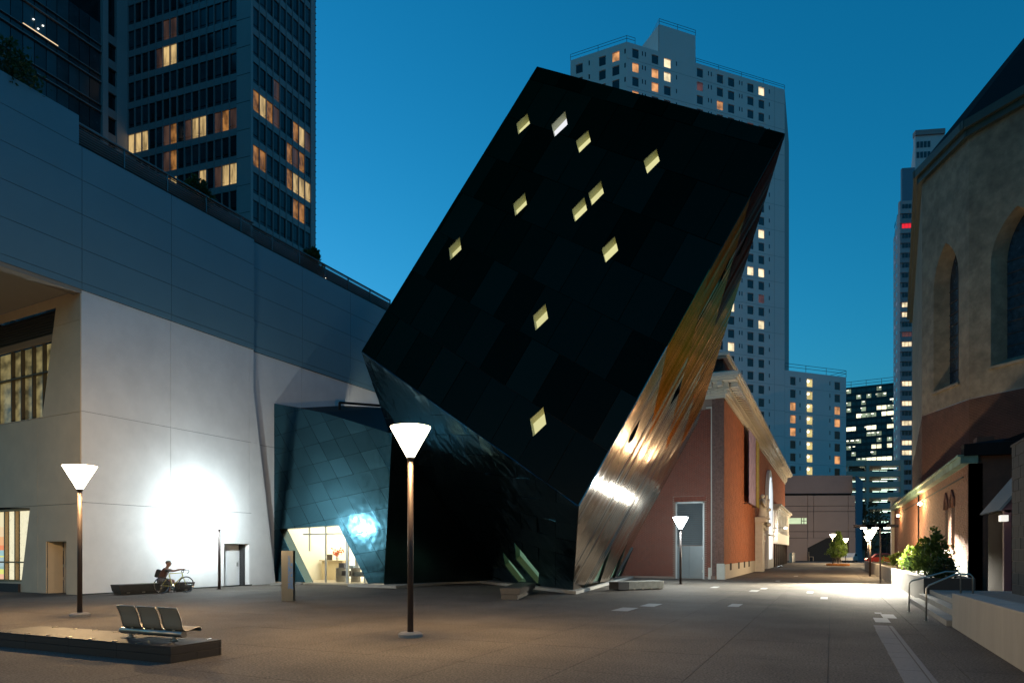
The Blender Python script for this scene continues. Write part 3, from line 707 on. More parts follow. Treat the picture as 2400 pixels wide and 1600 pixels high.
# ---------------------------------------------------------------- foliage
def leafmat(nm, c): 
    m = mat(nm, c, .55, var=.45, vs=6); n = m.node_tree; p = n.nodes['Principled BSDF']; t = n.nodes.new('ShaderNodeBsdfTranslucent'); x = n.nodes.new('ShaderNodeMixShader')
    t.inputs[0].default_value = (min(1, c[0]*2.2), min(1, c[1]*2.0), c[2]*1.2, 1); x.inputs[0].default_value = .4
    n.links.new(p.outputs[0], x.inputs[1]); n.links.new(t.outputs[0], x.inputs[2]); n.links.new(x.outputs[0], n.nodes['Material Output'].inputs[0]); return m
def crown(prof, n, size, name, m, parent, c, up=.3, seed=1, clump=5):
    """leaf faces spread through a volume of revolution; prof = [(z, radius)]"""
    rnd = random.Random(seed); mb = MB(); cl = []
    zs = [p[0] for p in prof]
    def rad(z):
        for (a, ra), (b2, rb) in zip(prof, prof[1:]):
            if a <= z <= b2: return ra+(rb-ra)*(z-a)/(b2-a+1e-9)
        return 0
    nc = max(6, n//45)
    for k in range(nc):
        for _ in range(20):
            z = rnd.uniform(zs[0], zs[-1]); r = rad(z)
            if rnd.random() < r/max(p[1] for p in prof)+.05: break
        a = rnd.uniform(0, 6.283); rr_ = r*math.sqrt(rnd.uniform(.15, 1.0))*rnd.uniform(.8, 1.12)
        cl.append((Vector((rr_*math.cos(a), rr_*math.sin(a), z)), max(.12, .33*r)*rnd.uniform(.5, 1.1)))
    for k in range(n):
        cc, cs = cl[rnd.randrange(nc)]
        p = cc+Vector((rnd.gauss(0, cs*.55), rnd.gauss(0, cs*.55), rnd.gauss(0, cs*.55)))
        d = Vector((p.x, p.y, 0)).normalized() if p.x or p.y else Vector((1, 0, 0))
        ax = (d*.7+Vector((rnd.gauss(0, .6), rnd.gauss(0, .6), up+rnd.gauss(0, .5)))).normalized()
        ay = ax.cross(Vector((rnd.gauss(0, 1), rnd.gauss(0, 1), rnd.gauss(0, 1)))).normalized()
        L = size*rnd.uniform(.6, 1.3); wd = L*.28; P = c+p
        mb.add([P, P+ax*L*.5+ay*wd, P+ax*L, P+ax*L*.5-ay*wd], [(0, 1, 2, 3)])
    return mb.build(name, m, parent)
m_leaf_d = leafmat('leaf_dark', (.028, .055, .022)); m_leaf = leafmat('leaf_green', (.07, .115, .028)); m_leaf_lit = leafmat('leaf_lamp_lit', (.15, .21, .03))  # the brightest leaf tone has lamplight put into its colour
m_bark = mat('bark', (.10, .07, .05), .85, var=.3, vs=12)
for k, (px, py, hh, ww, seed) in enumerate([(25, 165, 1.6, 1.9, 3), (490, 448, 1.1, 1.0, 5), (757, 607, 1.0, .9, 8)]):
    base = WL.pt(U(px) if px > 100 else U(35), ZP if px > 100 else ztop-.6, -.8)
    t = thing('roof_shrub', ['large dark shrub overhanging the solid parapet at the top left', 'dark shrub behind the terrace balustrade in front of the apartment tower', 'small shrub behind the balustrade silhouetted against the blue sky'][k], 'shrub', base, group='shrubs on the roof terrace')
    crown([(.2, ww*.4), (.9, ww*.6), (hh*.75+.6, ww*.5), (hh+.7, .1)], 2600, .16, 'foliage', m_leaf_d, t, base, seed=seed)
    b = MB(); b.tube([base, base+Vector((0, 0, .9))], .06, 6); b.build('stem', m_bark, t)
# ---------------------------------------------------------------- apartment tower and glass wing (upper left)
tw = thing('apartment_tower', 'dark blue apartment tower with grid windows, some lit orange, rising behind the terrace', 'tower block')
cp = at(588, 1291, 79)
TR = Wall((cp.x, cp.y), YD); TL = Wall((cp.x, cp.y), dirvp(-3500))
m_tw = mat('tower_panel', (.34, .32, .32), .6, var=.06, vs=.3); m_tws = mat('tower_spandrel', (.26, .24, .24), .5, var=.08, vs=.4)
m_gd = mat('tower_glass_dark', (.012, .016, .018), .12, var=.2, vs=.5); m_gm = mat('tower_glass_mid', (.03, .042, .05), .25, var=.4, vs=.7)
m_l1 = litmat('flat_orange', (1, .42, .10), .24, .7, 1.6, (1, 1, .5)); m_l2 = litmat('flat_yellow', (1, .68, .28), .5, .5, 1.4, (1.5, 1.5, .3)); m_l3 = litmat('flat_dim', (.5, .25, .16), .10, .6, 1.0)
ZM = 96.0
FH = 65/F*79
zt_ref = TL.z(556, 200/4.9+0)          # a window-bottom line at px 556
zb_ref = TL.z(556, 240/4.9)
nl = 15
uA, uB = TL.u(300), TL.u(556)
if TL.pt(uA, 0).x > TL.pt(uB, 0).x: uA, uB = uB, uA
rnd = random.Random(4)
rowz = [TL.z(556, (165+40)/4.9)-FH*k for k in range(-3, 9)]   # bottom of windows, top-first
lit_left = {(3, 5): 2, (3, 6): 2, (3, 4): 3, (1, 5): 3, (1, 6): 3, (6, 0): 2, (6, 1): 2, (6, 2): 2}
sh_ = MB(); sp = MB(); mu = MB()
def tower_face(wl, u0, u1, n, lit, base_rows, hw, side):
    du = (u1-u0)/n
    for r, zb in enumerate(base_rows):
        z1 = zb+hw
        a, c = min(u0, u1), max(u0, u1)
        s_ = MB(); s_.wb(wl, a, c, z1, z1+FH-hw, -.3, 0); s_.build('spandrel', m_tws, tw)
        for k in range(n):
            ua = u0+du*k; ub = ua+du
            x = lit.get((r, k)); 
            mm = {1: m_l1, 2: m_l2, 3: m_l3}.get(x) or (m_gd if (k % 4 == 3 or rnd.random() < .35) else m_gm)
            b = MB(); b.wb(wl, min(ua, ub)+.01, max(ua, ub)-.01, zb+.48, z1-.02, -.3, -.12); o = b.build('window', mm, tw)
            b = MB(); b.wb(wl, min(ua, ub)+.03, max(ua, ub)-.03, zb+.03, zb+.38, -.3, -.12); b.build('lower_pane', mm, o)
    for k in range(n+1):
        ua = u0+du*k; m_ = MB(); m_.wb(wl, ua-.04, ua+.04, base_rows[-1], base_rows[0]+FH, -.3, .08); m_.build('mullion', m_tws, tw)
hw = FH*.75
# rows: index 0 is above frame top
LL0 = {(1, 5): 3, (1, 6): 3, (2, 5): 2, (2, 6): 2, (2, 4): 3, (5, 0): 2, (5, 1): 2, (5, 2): 2, (5, 8): 3, (5, 9): 2, (5, 10): 2, (5, 13): 1, (5, 14): 3, (5, 12): 3, (6, 5): 3, (6, 6): 1, (5, 5): 3, (5, 6): 1,
      (7, 5): 1, (7, 6): 2, (7, 10): 2, (7, 13): 2, (7, 14): 2, (7, 12): 3}
LL = {(a+2, c): v for (a, c), v in LL0.items()}
tower_face(TL, uA, uB, nl, LL, rowz, hw, 0)
u0r, u1r = TR.u(591), TR.u(728)
ref = TR.z(591, (500-20)/2.904*1.0)      # first visible lit row bottom near the pier
rz = [TR.z(591, 1560/4.9*0+255)-FH*(k-8) for k in range(0, 18)]
RL0 = {(4, 0): 1, (4, 1): 2, (4, 2): 1, (4, 3): 3, (3, 3): 3, (4, 6): 1, (4, 7): 2, (4, 8): 3, (6, 0): 1, (6, 1): 1, (5, 6): 3, (6, 5): 1, (6, 6): 2, (6, 7): 2, (6, 8): 2, (7, 6): 1, (7, 7): 1, (5, 5): 1, (5, 7): 1}
RL = {(a+4, c): v for (a, c), v in RL0.items()}
tower_face(TR, u0r, u1r, 9, RL, rz, hw, 1)
b = MB(); a, c = sorted((TL.u(556), TL.u(588))); b.wb(TL, a, c, 5, ZM, -.4, .1); b.wb(TR, TR.u(588)-.1, TR.u(591), 5, ZM, -.4, .1)
a, c = sorted((TR.u(728), TR.u(737))); b.wb(TR, a, c, 5, ZM, -.4, .1); b.build('corner_pier', m_tw, tw)
for z in [rowz[0]-FH*k+hw+.3 for k in range(12)]:
    b = MB(); a, c = sorted((TL.u(555.8), TL.u(588))); b.wb(TL, a, c, z, z+.05, .1, .112); b.build('pier_joint', m_joint, tw)
b = MB(); b.wb(TR, TR.u(737), TR.u(751), 5, ZM, -1.2, -.8); b.build('recess_strip', m_gm, tw)
for r in rz:
    for k in range(4):
        b = MB(); b.wb(TR, TR.u(737), TR.u(750), r+.2+k*FH/4, r+.26+k*FH/4, -.8, -.6); b.build('fin', m_tws, tw)
b = MB(); b.wb(TL, min(uA, uB), max(uA, TL.u(588)), 0, ZM, -1, -.31); b.wb(TR, 0, TR.u(737), 0, ZM, -1, -.31); b.build('tower_core', m_gd, tw)
# glass wing
gp = TL.pt(TL.u(298), 0)
GW = Wall((gp.x, gp.y), YD)
gw = thing('glass_wing', 'dark glass office block with one warm lit window strip at the far upper left', 'office block')
b = MB(); b.wb(GW, -40, 0, 0, 78, -1, -.31); b.build('wing_core', m_gd, gw)
us_g = [GW.u(x) for x in (-230, -200, -168, -135, -100, -68, -35, 0, 27, 56, 83, 111, 136, 164, 188, 212, 238)]
FG = 80/F*71.9
zg0 = GW.z(0, 596/4.9)
rows_g = [zg0+FG*k for k in range(-8, 3)]
m_gb = mat('wing_glass_blue', (.05, .085, .10), .2, var=.3, vs=.4)
for r in rows_g:
    b = MB(); b.wb(GW, us_g[0], us_g[-1], r, r+.12, -.3, .06); b.build('floor_band', m_tws, gw)
    b = MB(); b.wb(GW, us_g[0], us_g[-1], r+.85, r+.93, -.3, .03); b.build('floor_band', m_tws, gw)
    for a, c in zip(us_g, us_g[1:]):
        x = rnd.random(); 
        b = MB(); b.wb(GW, a+.04, c-.04, r+.95, r+FG-.02, -.3, -.2+rnd.uniform(0, .02)); b.build('window', m_gb if x < .45 else m_gm, gw)
        b = MB(); b.wb(GW, a+.04, c-.04, r+.14, r+.84, -.3, -.2); b.build('spandrel_pane', m_gb if rnd.random() < .3 else m_gm, gw)
ul0, ul1 = GW.u(56), GW.u(138); zlit = GW.z(56, 52)-.0
b = MB(); b.wb(GW, ul0, ul1, zlit-.32, zlit-.02, -.2, -.12); b.build('lit_strip', mat('strip_lit', (.1, .1, .1), .4, var=0, emit=(1, .72, .42), es=1.0), gw)
for x, y in ((80, 45), (102, 60), (91, 67)):
    b = MB(); u_, z_ = GW.uz(x, y); b.lathe(GW.pt(u_, z_, -.1), [(.05, -.05), (.1, 0), (.05, .05)], 8); b.build('ceiling_lamp', mat('spot_lit', (.1, .1, .1), .4, var=0, emit=(1, .95, .85), es=3), gw)
b = MB(); b.wb(GW, GW.u(239), GW.u(252), 5, 78, -.4, .15); b.wb(GW, GW.u(272), 0, 5, 78, -.4, .15); b.build('wing_pier', m_tw, gw)
for r in [rows_g[0]+FG*.83*k for k in range(0, 13)]:
    b = MB(); b.wb(GW, GW.u(252), GW.u(272), r+FG*.55, r+FG*.83, -.3, .1); b.build('pier_spandrel', m_tws, gw)
    b = MB(); b.wb(GW, GW.u(252), GW.u(272), r+.02, r+FG*.55-.02, -.3, -.2); b.build('window', m_gd, gw)
# ---------------------------------------------------------------- white hotel tower
hp = at(1469, 1291, 145)
HR = Wall((hp.x, hp.y), dirvp(5400)); HL = Wall((hp.x, hp.y), dirvp(-2110))
hotel = thing('hotel_tower', 'tall pale hotel tower of small square windows with a lower wing beside it', 'tower block')
m_hot = mat('hotel_render', (.90, .72, .66), .8, var=.05, vs=.1); m_hj = mat('hotel_joint', (.5, .42, .38), .8, var=0)
m_hg = mat('hotel_glass', (.02, .03, .035), .15, var=.4, vs=.2)
m_h1 = litmat('hotel_lit_orange', (1, .45, .16), .6, .6, .5, (1, 1, 1)); m_h2 = litmat('hotel_lit_white', (1, .82, .5), 1.1, .35, .5, (1, 1, 1)); m_h4 = litmat('corridor_lit', (1, .80, .30), .75, .3, .4, (1, 1, 1)); m_h3 = litmat('hotel_lit_dim', (.6, .2, .15), .12, .5, .5, (1, 1, 1))
zH = HR.z(1469, 245/3.136+20); hu = HR.u
def inpoly(x, y, P):
    c = False
    for i in range(len(P)):
        (x1, y1), (x2, y2) = P[i], P[i-1]
        if (y1 > y) != (y2 > y) and x < (x2-x1)*(y-y1)/(y2-y1)+x1: c = not c
    return c
occ = [(1300, 205), (1745, 350), (1600, 620), (1500, 850), (1400, 1000), (1000, 900)]
def proj(P):
    v = P-CAM; d = -v.x*SA+v.y*CA; r = v.x*CA+v.y*SA
    return (1200+F*r/d, 1291-F*v.z/d)
FHh = 30.35/F*HR_d if False else None
z_r0 = HR.z(1787, 215); FHh = HR.z(1787, 215)-HR.z(1787, 245.35)
cols_h = [(1481, 1498), (1526.5, 1544), (1555.5, 1573), (1632.5, 1648.5), (1679.5, 1695.5), (1705.5, 1722), (1751, 1767), (1777, 1792)]
vents = [1506, 1512.5, 1585.5, 1660.5, 1667, 1733, 1739, 1803]
uend = hu(1839); zbase = 8
b = MB(); b.wb(HR, 0, uend, zbase, zH, -8, -.22); b.build('tower_core', m_hot, hotel)
hols = []
rows_h = [z_r0-FHh*k for k in range(0, 31)]
for a, c in cols_h:
    for z in rows_h: hols.append((hu(a), hu(c), z-.95, z+.95))
wh = wall_with_holes(HR, 0, uend, rows_h[-1]-1.6, zH, hols, .21); wh.build('facade', m_hot, hotel)
lit_h = {(0, 7): 2, (1, 0): 1, (1, 2): 2, (1, 1): 1, (0, 2): 2, (2, 1): 1, (2, 4): 1, (11, 7): 2, (14, 7): 2, (14, 6): 2, (18, 7): 2, (16, 7): 3, (20, 5): 2, (17, 5): 2, (22, 5): 3, (25, 6): 1, (26, 6): 2, (3, 6): 3, (1, 3): 3, (3, 0): 1}
for k, (a, c) in enumerate(cols_h):
    for r, z in enumerate(rows_h):
        x, y = proj(HR.pt((hu(a)+hu(c))/2, z))
        if inpoly(x, y, occ): continue
        mm = {1: m_h1, 2: m_h2, 3: m_h3}.get(lit_h.get((r, k)), m_hg)
        b = MB(); ua, uc = hu(a), hu(c); b.wb(HR, ua+.12, uc-.12, z-.85, z+.85, -.22, -.14); o = b.build('window', mm, hotel)
        b = MB(); b.wb(HR, ua, ua+.12, z-.95, z+.95, -.2, -.02); b.wb(HR, uc-.12, uc, z-.95, z+.95, -.2, -.02); b.build('frame', m_hot, o)
for x in vents:
    b = MB()
    for z in rows_h: b.wb(HR, hu(x)-.13, hu(x)+.13, z+.0, z+.95, 0, .012)
    b.build('vent_slit', m_gd, hotel)
for z in rows_h[::2]:
    b = MB(); b.wb(HR, 0, uend, z-1.5, z-1.42, 0, .012); b.build('panel_joint', m_hj, hotel)
for x in (1815,):
    b = MB(); b.wb(HR, hu(x), hu(x)+.07, 30, zH, 0, .014); b.build('panel_joint', m_hj, hotel)
b = MB(); s0 = HR.pt(uend, 0); s1 = at(1849, 1291, (s0-CAM).dot(Vector((-SA, CA, 0)))+6)
b.poly([Vector((s0.x, s0.y, zbase)), Vector((s1.x, s1.y, zbase)), Vector((s1.x, s1.y, zH-9)), Vector((s0.x, s0.y, zH))]); b.build('end_wall', mat('hotel_end', (.45, .38, .35), .8, var=.05), hotel)
# left face
ul = HL.u(1337); a, c = sorted((0, ul))
cl_h = [(1348.5, 1367), (1402.5, 1421), (1433.5, 1453)]
hols = []; zl = [HL.z(1443, 20+355/3.136)-FHh*k for k in range(4)]
for p_, q_ in cl_h:
    for z in zl: hols.append((*sorted((HL.u(p_), HL.u(q_))), z-1.0, z+1.0))
wall_with_holes(HL, a, c, zH-25, zH, hols, .21).build('facade', m_hot, hotel)
b = MB(); b.wb(HL, a, c, zbase, zH, -8, -.22); b.build('tower_core', m_hot, hotel)
for k, (p_, q_) in enumerate(cl_h):
    for r, z in enumerate(zl):
        ua, uc = sorted((HL.u(p_), HL.u(q_))); b = MB(); b.wb(HL, ua+.15, uc-.15, z-.88, z+.88, -.22, -.14); o = b.build('window', m_h1 if (r, k) == (0, 2) else m_hg, hotel)
        b = MB(); b.wb(HL, ua, ua+.15, z-1, z+1, -.2, -.02); b.wb(HL, uc-.15, uc, z-1, z+1, -.2, -.02); b.build('frame', m_hot, o)
for x in (1381, 1465):
    b = MB()
    for z in zl: b.wb(HL, HL.u(x)-.15, HL.u(x)+.15, z, z+1, 0, .012)
    b.build('vent_slit', m_gd, hotel)
# penthouse and roof rails
p0, p1 = hu(1545), hu(1630); zp = HR.z(1545, 57)
b = MB(); b.wb(HR, p0, p1, zH-1, zp, -9, 0.01); b.build('penthouse', m_hot, hotel)
pw = HR.pt(p0, 0, .01); pe = at(1511, 1291, (pw-CAM).dot(Vector((-SA, CA, 0)))+9)
b = MB(); b.prism([Vector((pw.x, pw.y, zH-1)), Vector((pe.x, pe.y, zH-1)), Vector((pe.x, pe.y, zp)), Vector((pw.x, pw.y, zp))], HR.n*-.4); b.build('penthouse', m_hot, hotel)
def rail(pts, h, step, nm='roof_rail', par=hotel, r=.055):
    b = MB()
    for hh in (h, h*.55): b.tube([p+Vector((0, 0, hh)) for p in pts], r, 4)
    for p, q_ in zip(pts, pts[1:]):
        n_ = max(1, int((q_-p).length/step))
        for k in range(n_+1): s = p+(q_-p)*(k/n_); b.tube([s, s+Vector((0, 0, h))], r, 4)
    b.build(nm, m_rail, par)
rail([HL.pt(ul, zH, 0), HR.pt(0, zH, 0), HR.pt(p0-6, zH, 0)], 1.3, 5); rail([HR.pt(p1, zH, 0), HR.pt(uend, zH, 0)], 1.0, 5); rail([pe+Vector((0, 0, zp-pe.z)), HR.pt(p0, zp), HR.pt(p1, zp)], 1.2, 4)
# lower wing
za = HR.z(1850, 880)-.3; ua, uc = hu(1839.5), hu(1983)
cols_a = [(1851.5, 1865.5), (1890.5, 1905), (1955.5, 1969.5)]
zra = [HR.z(1897, 897)-FHh*k for k in range(0, 8)]
hols = [(hu(p_), hu(q_), z-.95, z+.95) for p_, q_ in cols_a for z in zra]
za = HR.z(1900, 874)
wall_with_holes(HR, ua, uc, zra[-1]-3, za, hols, .21).build('wing_facade', m_hot, hotel)
b = MB(); b.wb(HR, ua, uc, 2, za, -14, -.22); b.build('wing_core', m_hot, hotel)
LW = {(2, 0): 1, (3, 0): 1, (4, 0): 1, (2, 2): 1, (3, 2): 1, (6, 2): 1}
for k, (p_, q_) in enumerate(cols_a):
    for r, z in enumerate(zra):
        mm = m_h4 if k == 1 else (m_h1 if (r, k) in LW else m_hg)
        b = MB(); b.wb(HR, hu(p_)+.1, hu(q_)-.1, z-.85, z+.85, -.22, -.14); o = b.build('window', mm, hotel)
        b = MB(); b.wb(HR, hu(p_), hu(p_)+.1, z-.95, z+.95, -.2, -.02); b.wb(HR, hu(q_)-.1, hu(q_), z-.95, z+.95, -.2, -.02); b.build('frame', m_hot, o)
        if k == 1:
            b = MB(); c0 = HR.pt(hu(p_)+.55, z+.35, -.08); b.lathe(c0, [(.05, -.3), (.28, -.1), (.28, .1), (.05, .3)], 8); b.build('corridor_lamp', mat('corridor_bulb', (.5, .5, .5), .5, var=0, emit=(1, .95, .7), es=5), o)
for x in (1875, 1945):
    b = MB()
    for z in zra: b.wb(HR, hu(x)-.13, hu(x)+.13, z, z+.95, 0, .012)
    b.build('vent_slit', m_gd, hotel)
for z in zra[::2]:
    b = MB(); b.wb(HR, ua, uc, z-1.5, z-1.42, 0, .012); b.build('panel_joint', m_hj, hotel)
rail([HR.pt(ua, za, 0), HR.pt(uc, za, 0), HR.pt(uc, za, -10)], 1.6, 6)
# ---------------------------------------------------------------- red brick building (substation) beside the museum
bp = gd(1697, 1357)
BL = Wall((bp.x, bp.y), XD); BR = Wall((bp.x, bp.y), YD)
brick = thing('brick_building', 'red brick building with white stone cornice, banners and pale columned frontage behind the lamp', 'building')
m_mort = mat('mortar', (.27, .19, .15), .9, var=.1, vs=3)
m_br = mat('brick_red', (.19, .048, .028), .85, var=.5, vs=8, bump=.3, bs=60)
m_br2 = mat('brick_dark', (.15, .085, .07), .85, var=.5, vs=8, bump=.3, bs=60)
m_br_lit = mat('brick_lit_orange', (.38, .115, .045), .85, var=.3, vs=2)  # warm light on the side wall put into this brick colour and its mortar
m_stone = mat('cornice_stone', (.55, .51, .43), .7, var=.08, vs=2)
ZC = BR.z(1697, 932)
uLeft = BL.u(1440)
s = 1 if uLeft < 0 else -1
aL, cL = sorted((uLeft, 0))
dA, dB = sorted((BL.u(1584), BL.u(1651))); dz = BL.z(1600, 1176)
b = MB(); b.wb(BL, aL, cL, 0, ZC, -.5, 0); bcore = b.build('wall', m_mort, brick)
pA, pB = sorted((BL.u(1668.5), 0))
b_ = bricks(BL, aL, pA-.06, 0.15, ZC-.55, 'brickwork', m_br, brick, holes=[(dA-.02, dB+.02, 0, dz+.35)], off=0, gap=.017)
bricks(BL, pA+.02, pB, .2, ZC, 'brickwork_pilaster', m_br2, brick, off=.02, bh=.067)
b = MB()
for k in range(24):
    u0 = dA-.1+k*(dB-dA+.2)/24; b.wb(BL, u0, u0+(dB-dA+.2)/24-.012, dz+.03, dz+.33, 0, .03)
b.build('soldier_course', m_br, brick, kind='stuff')
b = MB(); b.wb(BL, pA-.05, pA, 0.2, ZC-.5, 0, .05); b.wb(BL, BL.u(1655), pA, ZC-.55, ZC-.48, 0, .06); b.build('pilaster_moulding', m_stone, brick)
# right wall: side face bricks joined near the corner, plain brick beyond
uE = BR.u(1839.5)
def brick_tex(nm, col, wallscale):
    m = mat(nm, col, .85, var=.12, vs=2.0); n = m.node_tree; p = n.nodes['Principled BSDF']
    return m
b = MB(); b.wb(BR, -.02, uE, 0, ZC, -.5, 0); b.build('wall', mat('mortar_lit_warm', (.30, .12, .06), .9, var=.1), brick)
hb_ = (BR.z(1697, 1322))
bricks(BR, 0, uE, hb_, ZC, 'brickwork_side', m_br_lit, brick, off=0, bl=.43, bh=.134, gap=.016, th=.015)
b = MB(); b.wb(BR, -.04, uE, 0, hb_, 0, .06); b.wb(BL, BL.u(1680), .04, 0, hb_+.05, .02, .07); b.wb(BL, BL.u(1660), BL.u(1666), 0, hb_-.2, .02, .07); b.build('stone_base', m_stone, brick)
for x in (1711, 1730.5, 1744, 1755):
    b = MB(); u0 = BR.u(x-2.8); u1 = BR.u(x+2.8); u1 = min(u1, u0+.9); b.wb(BR, u0, u1, .5, .95, .055, .066); b.build('vent', m_joint, brick)
# cornice, mitred round the corner: stepped profile
prof = [(.0, .06, .20), (.20, .14, .30), (.36, .22, .12), (.36+.12, .45, .14), (.64, .95, .12), (.76, 1.05, .10), (.86, 1.12, .2), (1.08, .95, .12)]
z = ZC
cz = []
for (zz, off, hh) in [(0, .10, .22), (.22, .22, .22), (.44, .34, .10), (.54, .30, .34), (.88, .80, .12), (1.0, .92, .10), (1.1, 1.0, .22), (1.32, .7, .14)]:
    b = MB(); u0 = -off if s > 0 else 0
    # L-shaped slab
    x0, y0 = bp.x, bp.y
    xo, yo = x0+off, y0-off
    xl = BL.pt(aL, 0).x if s > 0 else BL.pt(cL, 0).x
    xl = min(BL.pt(aL, 0).x, BL.pt(cL, 0).x)
    pts = [(xl, yo), (xo, yo), (xo, y0+abs(uE)), (x0-.4, y0+abs(uE)), (x0-.4, y0+.4), (xl, y0+.4)]
    b.prism([Vector((p[0], p[1], ZC+zz)) for p in pts], (0, 0, hh)); b.build('cornice', m_stone, brick)
b = MB()
for k in range(70):                                       # modillion blocks under the crown
    b.bb(bp.x+.3, bp.x+.78, bp.y+.0+k*.62, bp.y+.3+k*.62, ZC+.60, ZC+.86)
for k in range(12): b.bb(bp.x-.3-k*.62, bp.x-k*.62, bp.y-.78, bp.y-.3, ZC+.60, ZC+.86)
b.build('modillion', m_stone, brick, kind='stuff')
b = MB()
for k in range(220): b.bb(bp.x+.22, bp.x+.32, bp.y+k*.2, bp.y+.1+k*.2, ZC+.30, ZC+.43)
for k in range(40): b.bb(bp.x-.1-k*.2, bp.x-k*.2, bp.y-.32, bp.y-.22, ZC+.30, ZC+.43)
b.build('dentil', m_stone, brick, kind='stuff')
zat_ = BR.z(1699, 831)
b = MB(); b.bb(bp.x-8, bp.x-.05, bp.y+.05, bp.y+abs(uE)*1.0, ZC+1.4, zat_-.3); b.build('attic', m_br, brick)
b = MB(); b.bb(bp.x-8.2, bp.x+.18, bp.y-.18, bp.y+abs(uE), zat_-.32, zat_-.18); b.bb(bp.x-8.3, bp.x+.3, bp.y-.3, bp.y+abs(uE)+.1, zat_-.18, zat_); b.build('attic_cornice', m_stone, brick)
# grey service doors with louvre above
srv = MB(); srv.wb(BL, dA, dA+.09, 0, dz, 0, .07); srv.wb(BL, dB-.09, dB, 0, dz, 0, .07); srv.wb(BL, dA, dB, dz-.1, dz, 0, .07)
m_gr = mat('service_grey', (.20, .215, .215), .45, .3, var=.08, vs=1)
sv = srv.build('service_frame', mat('frame_pale', (.5, .5, .48), .5, .3, var=0), brick)
zl_ = BL.z(1600, 1277)
left = dA if BL.pt(dA, 0).x < BL.pt(dB, 0).x else dB; right = dB if left == dA else dA
uf = lambda f: left+(right-left)*f
def srt(a, b): return (a, b) if a < b else (b, a)
for a, c in ((.03, .49), (.495, .96)):
    b = MB(); b.wb(BL, *srt(uf(a), uf(c)), .03, zl_-.05, -.02, .035); o = b.build('service_door', m_gr, brick)
    if c > .9:
        h = MB(); h.wb(BL, *srt(uf(.93), uf(.965)), .4, .55, .035, .07); h.wb(BL, *srt(uf(.93), uf(.965)), 1.2, 1.35, .035, .07); h.build('hinge', m_stone, o)
nlv = 20
for k in range(nlv):
    z0 = zl_+(dz-.1-zl_)*k/nlv; b = MB(); hh = (dz-.1-zl_)/nlv
    P = [BL.pt(uf(.03), z0, .0), BL.pt(uf(.96), z0, .0), BL.pt(uf(.96), z0+hh*.9, -.06), BL.pt(uf(.03), z0+hh*.9, -.06)]
    b.prism([p+BL.n*.06 for p in P], BL.n*-.012); b.build('louvre_slat', m_gr, brick)
b = MB(); b.wb(BL, *srt(uf(.02), uf(.97)), zl_, dz-.1, -.05, -.0); b.build('louvre_back', m_joint, brick)
# banners
ban = [(1743, 1759, 'violet banner with pale portrait print', (.34, .25, .36), 'banner_violet'), (1761.5, 1768, 'mustard yellow banner', (.42, .33, .06), 'banner_mustard')]
zt1, zb1 = BR.z(1741, 1003), BR.z(1741, 1176)
for k, (x0, x1, lb, col, nm) in enumerate(ban):
    m = mat(nm, col, .7, var=.45, vs=1.6)
    b = MB(); u0, u1 = BR.u(x0), BR.u(x1); b.wb(BR, u0, u1, zb1, zt1, .35, .39)
    tag(b.build('banner', m), ['violet vertical banner hung high on the brick side wall', 'mustard yellow vertical banner beside the violet one on the brick wall'][k], 'banner')
    b = MB(); b.tube([BR.pt(u0, zt1+.05, 0), BR.pt(u0, zt1+.05, .4)], .03, 6); b.tube([BR.pt(u0, zb1-.05, 0), BR.pt(u0, zb1-.05, .4)], .03, 6); b.build('banner_bracket', m_rail, brick)
# portal with figures, arched window, columned bay (all on the side wall)
m_terra = mat('terracotta_white', (.68, .63, .54), .6, var=.12, vs=4)
po = MB(); up0, up1 = BR.u(1768), BR.u(1780); zcap = BR.z(1768, 1215)
po.wb(BR, up0, up0+1.0, 0, zcap-.3, .06, .65); po.wb(BR, up0+1.3, up0+1.9, 0, zcap-.3, .06, .65)
po.wb(BR, up0-.2, up0+2.1, zcap-.3, zcap, .06, .95); po.wb(BR, up0-.3, up0+2.2, zcap, zcap+.12, .06, 1.1)
portal = po.build('portal', m_terra, brick)
def figure(u, z, h, sc, off=.6, arms=1):
    b = MB(); c = BR.pt(u, z, off)
    b.lathe(c, [(.30*sc, 0), (.34*sc, .1*h), (.26*sc, .42*h), (.30*sc, .55*h), (.33*sc, .72*h), (.22*sc, .80*h), (.09*sc, .84*h), (.08*sc, .86*h), (.15*sc, .90*h), (.16*sc, .95*h), (.10*sc, 1.0*h), (.02, 1.02*h)], 12)
    b.tube([c+Vector((.0, -.28*sc, .74*h)), c+Vector((.2, -.5*sc, .55*h)), c+Vector((.3, -.3*sc, .42*h))], [.10*sc, .09*sc, .07*sc], 8)
    b.tube([c+Vector((.0, .28*sc, .74*h)), c+Vector((.25, .45*sc, .85*h)), c+Vector((.3, .3*sc, 1.02*h))], [.10*sc, .09*sc, .06*sc], 8)
    return b.build('sculpted_figure', m_terra, portal, smooth=True)
figure(up0+.55, zcap+.12, BR.z(1770, 1163)-zcap, 1.3); figure(up0+1.7, zcap+.12, 1.6, 1.1, .7)
b = MB()
for k in range(9): b.lathe(BR.pt(up0+.3+random.uniform(0, 1.4), zcap+.15+random.uniform(-1.2, .9), random.uniform(.6, 1.1)), [(.02, -.2), (.2, -.1), (.22, .05), (.02, .2)], 8)
b.build('garland', m_terra, portal, smooth=True)
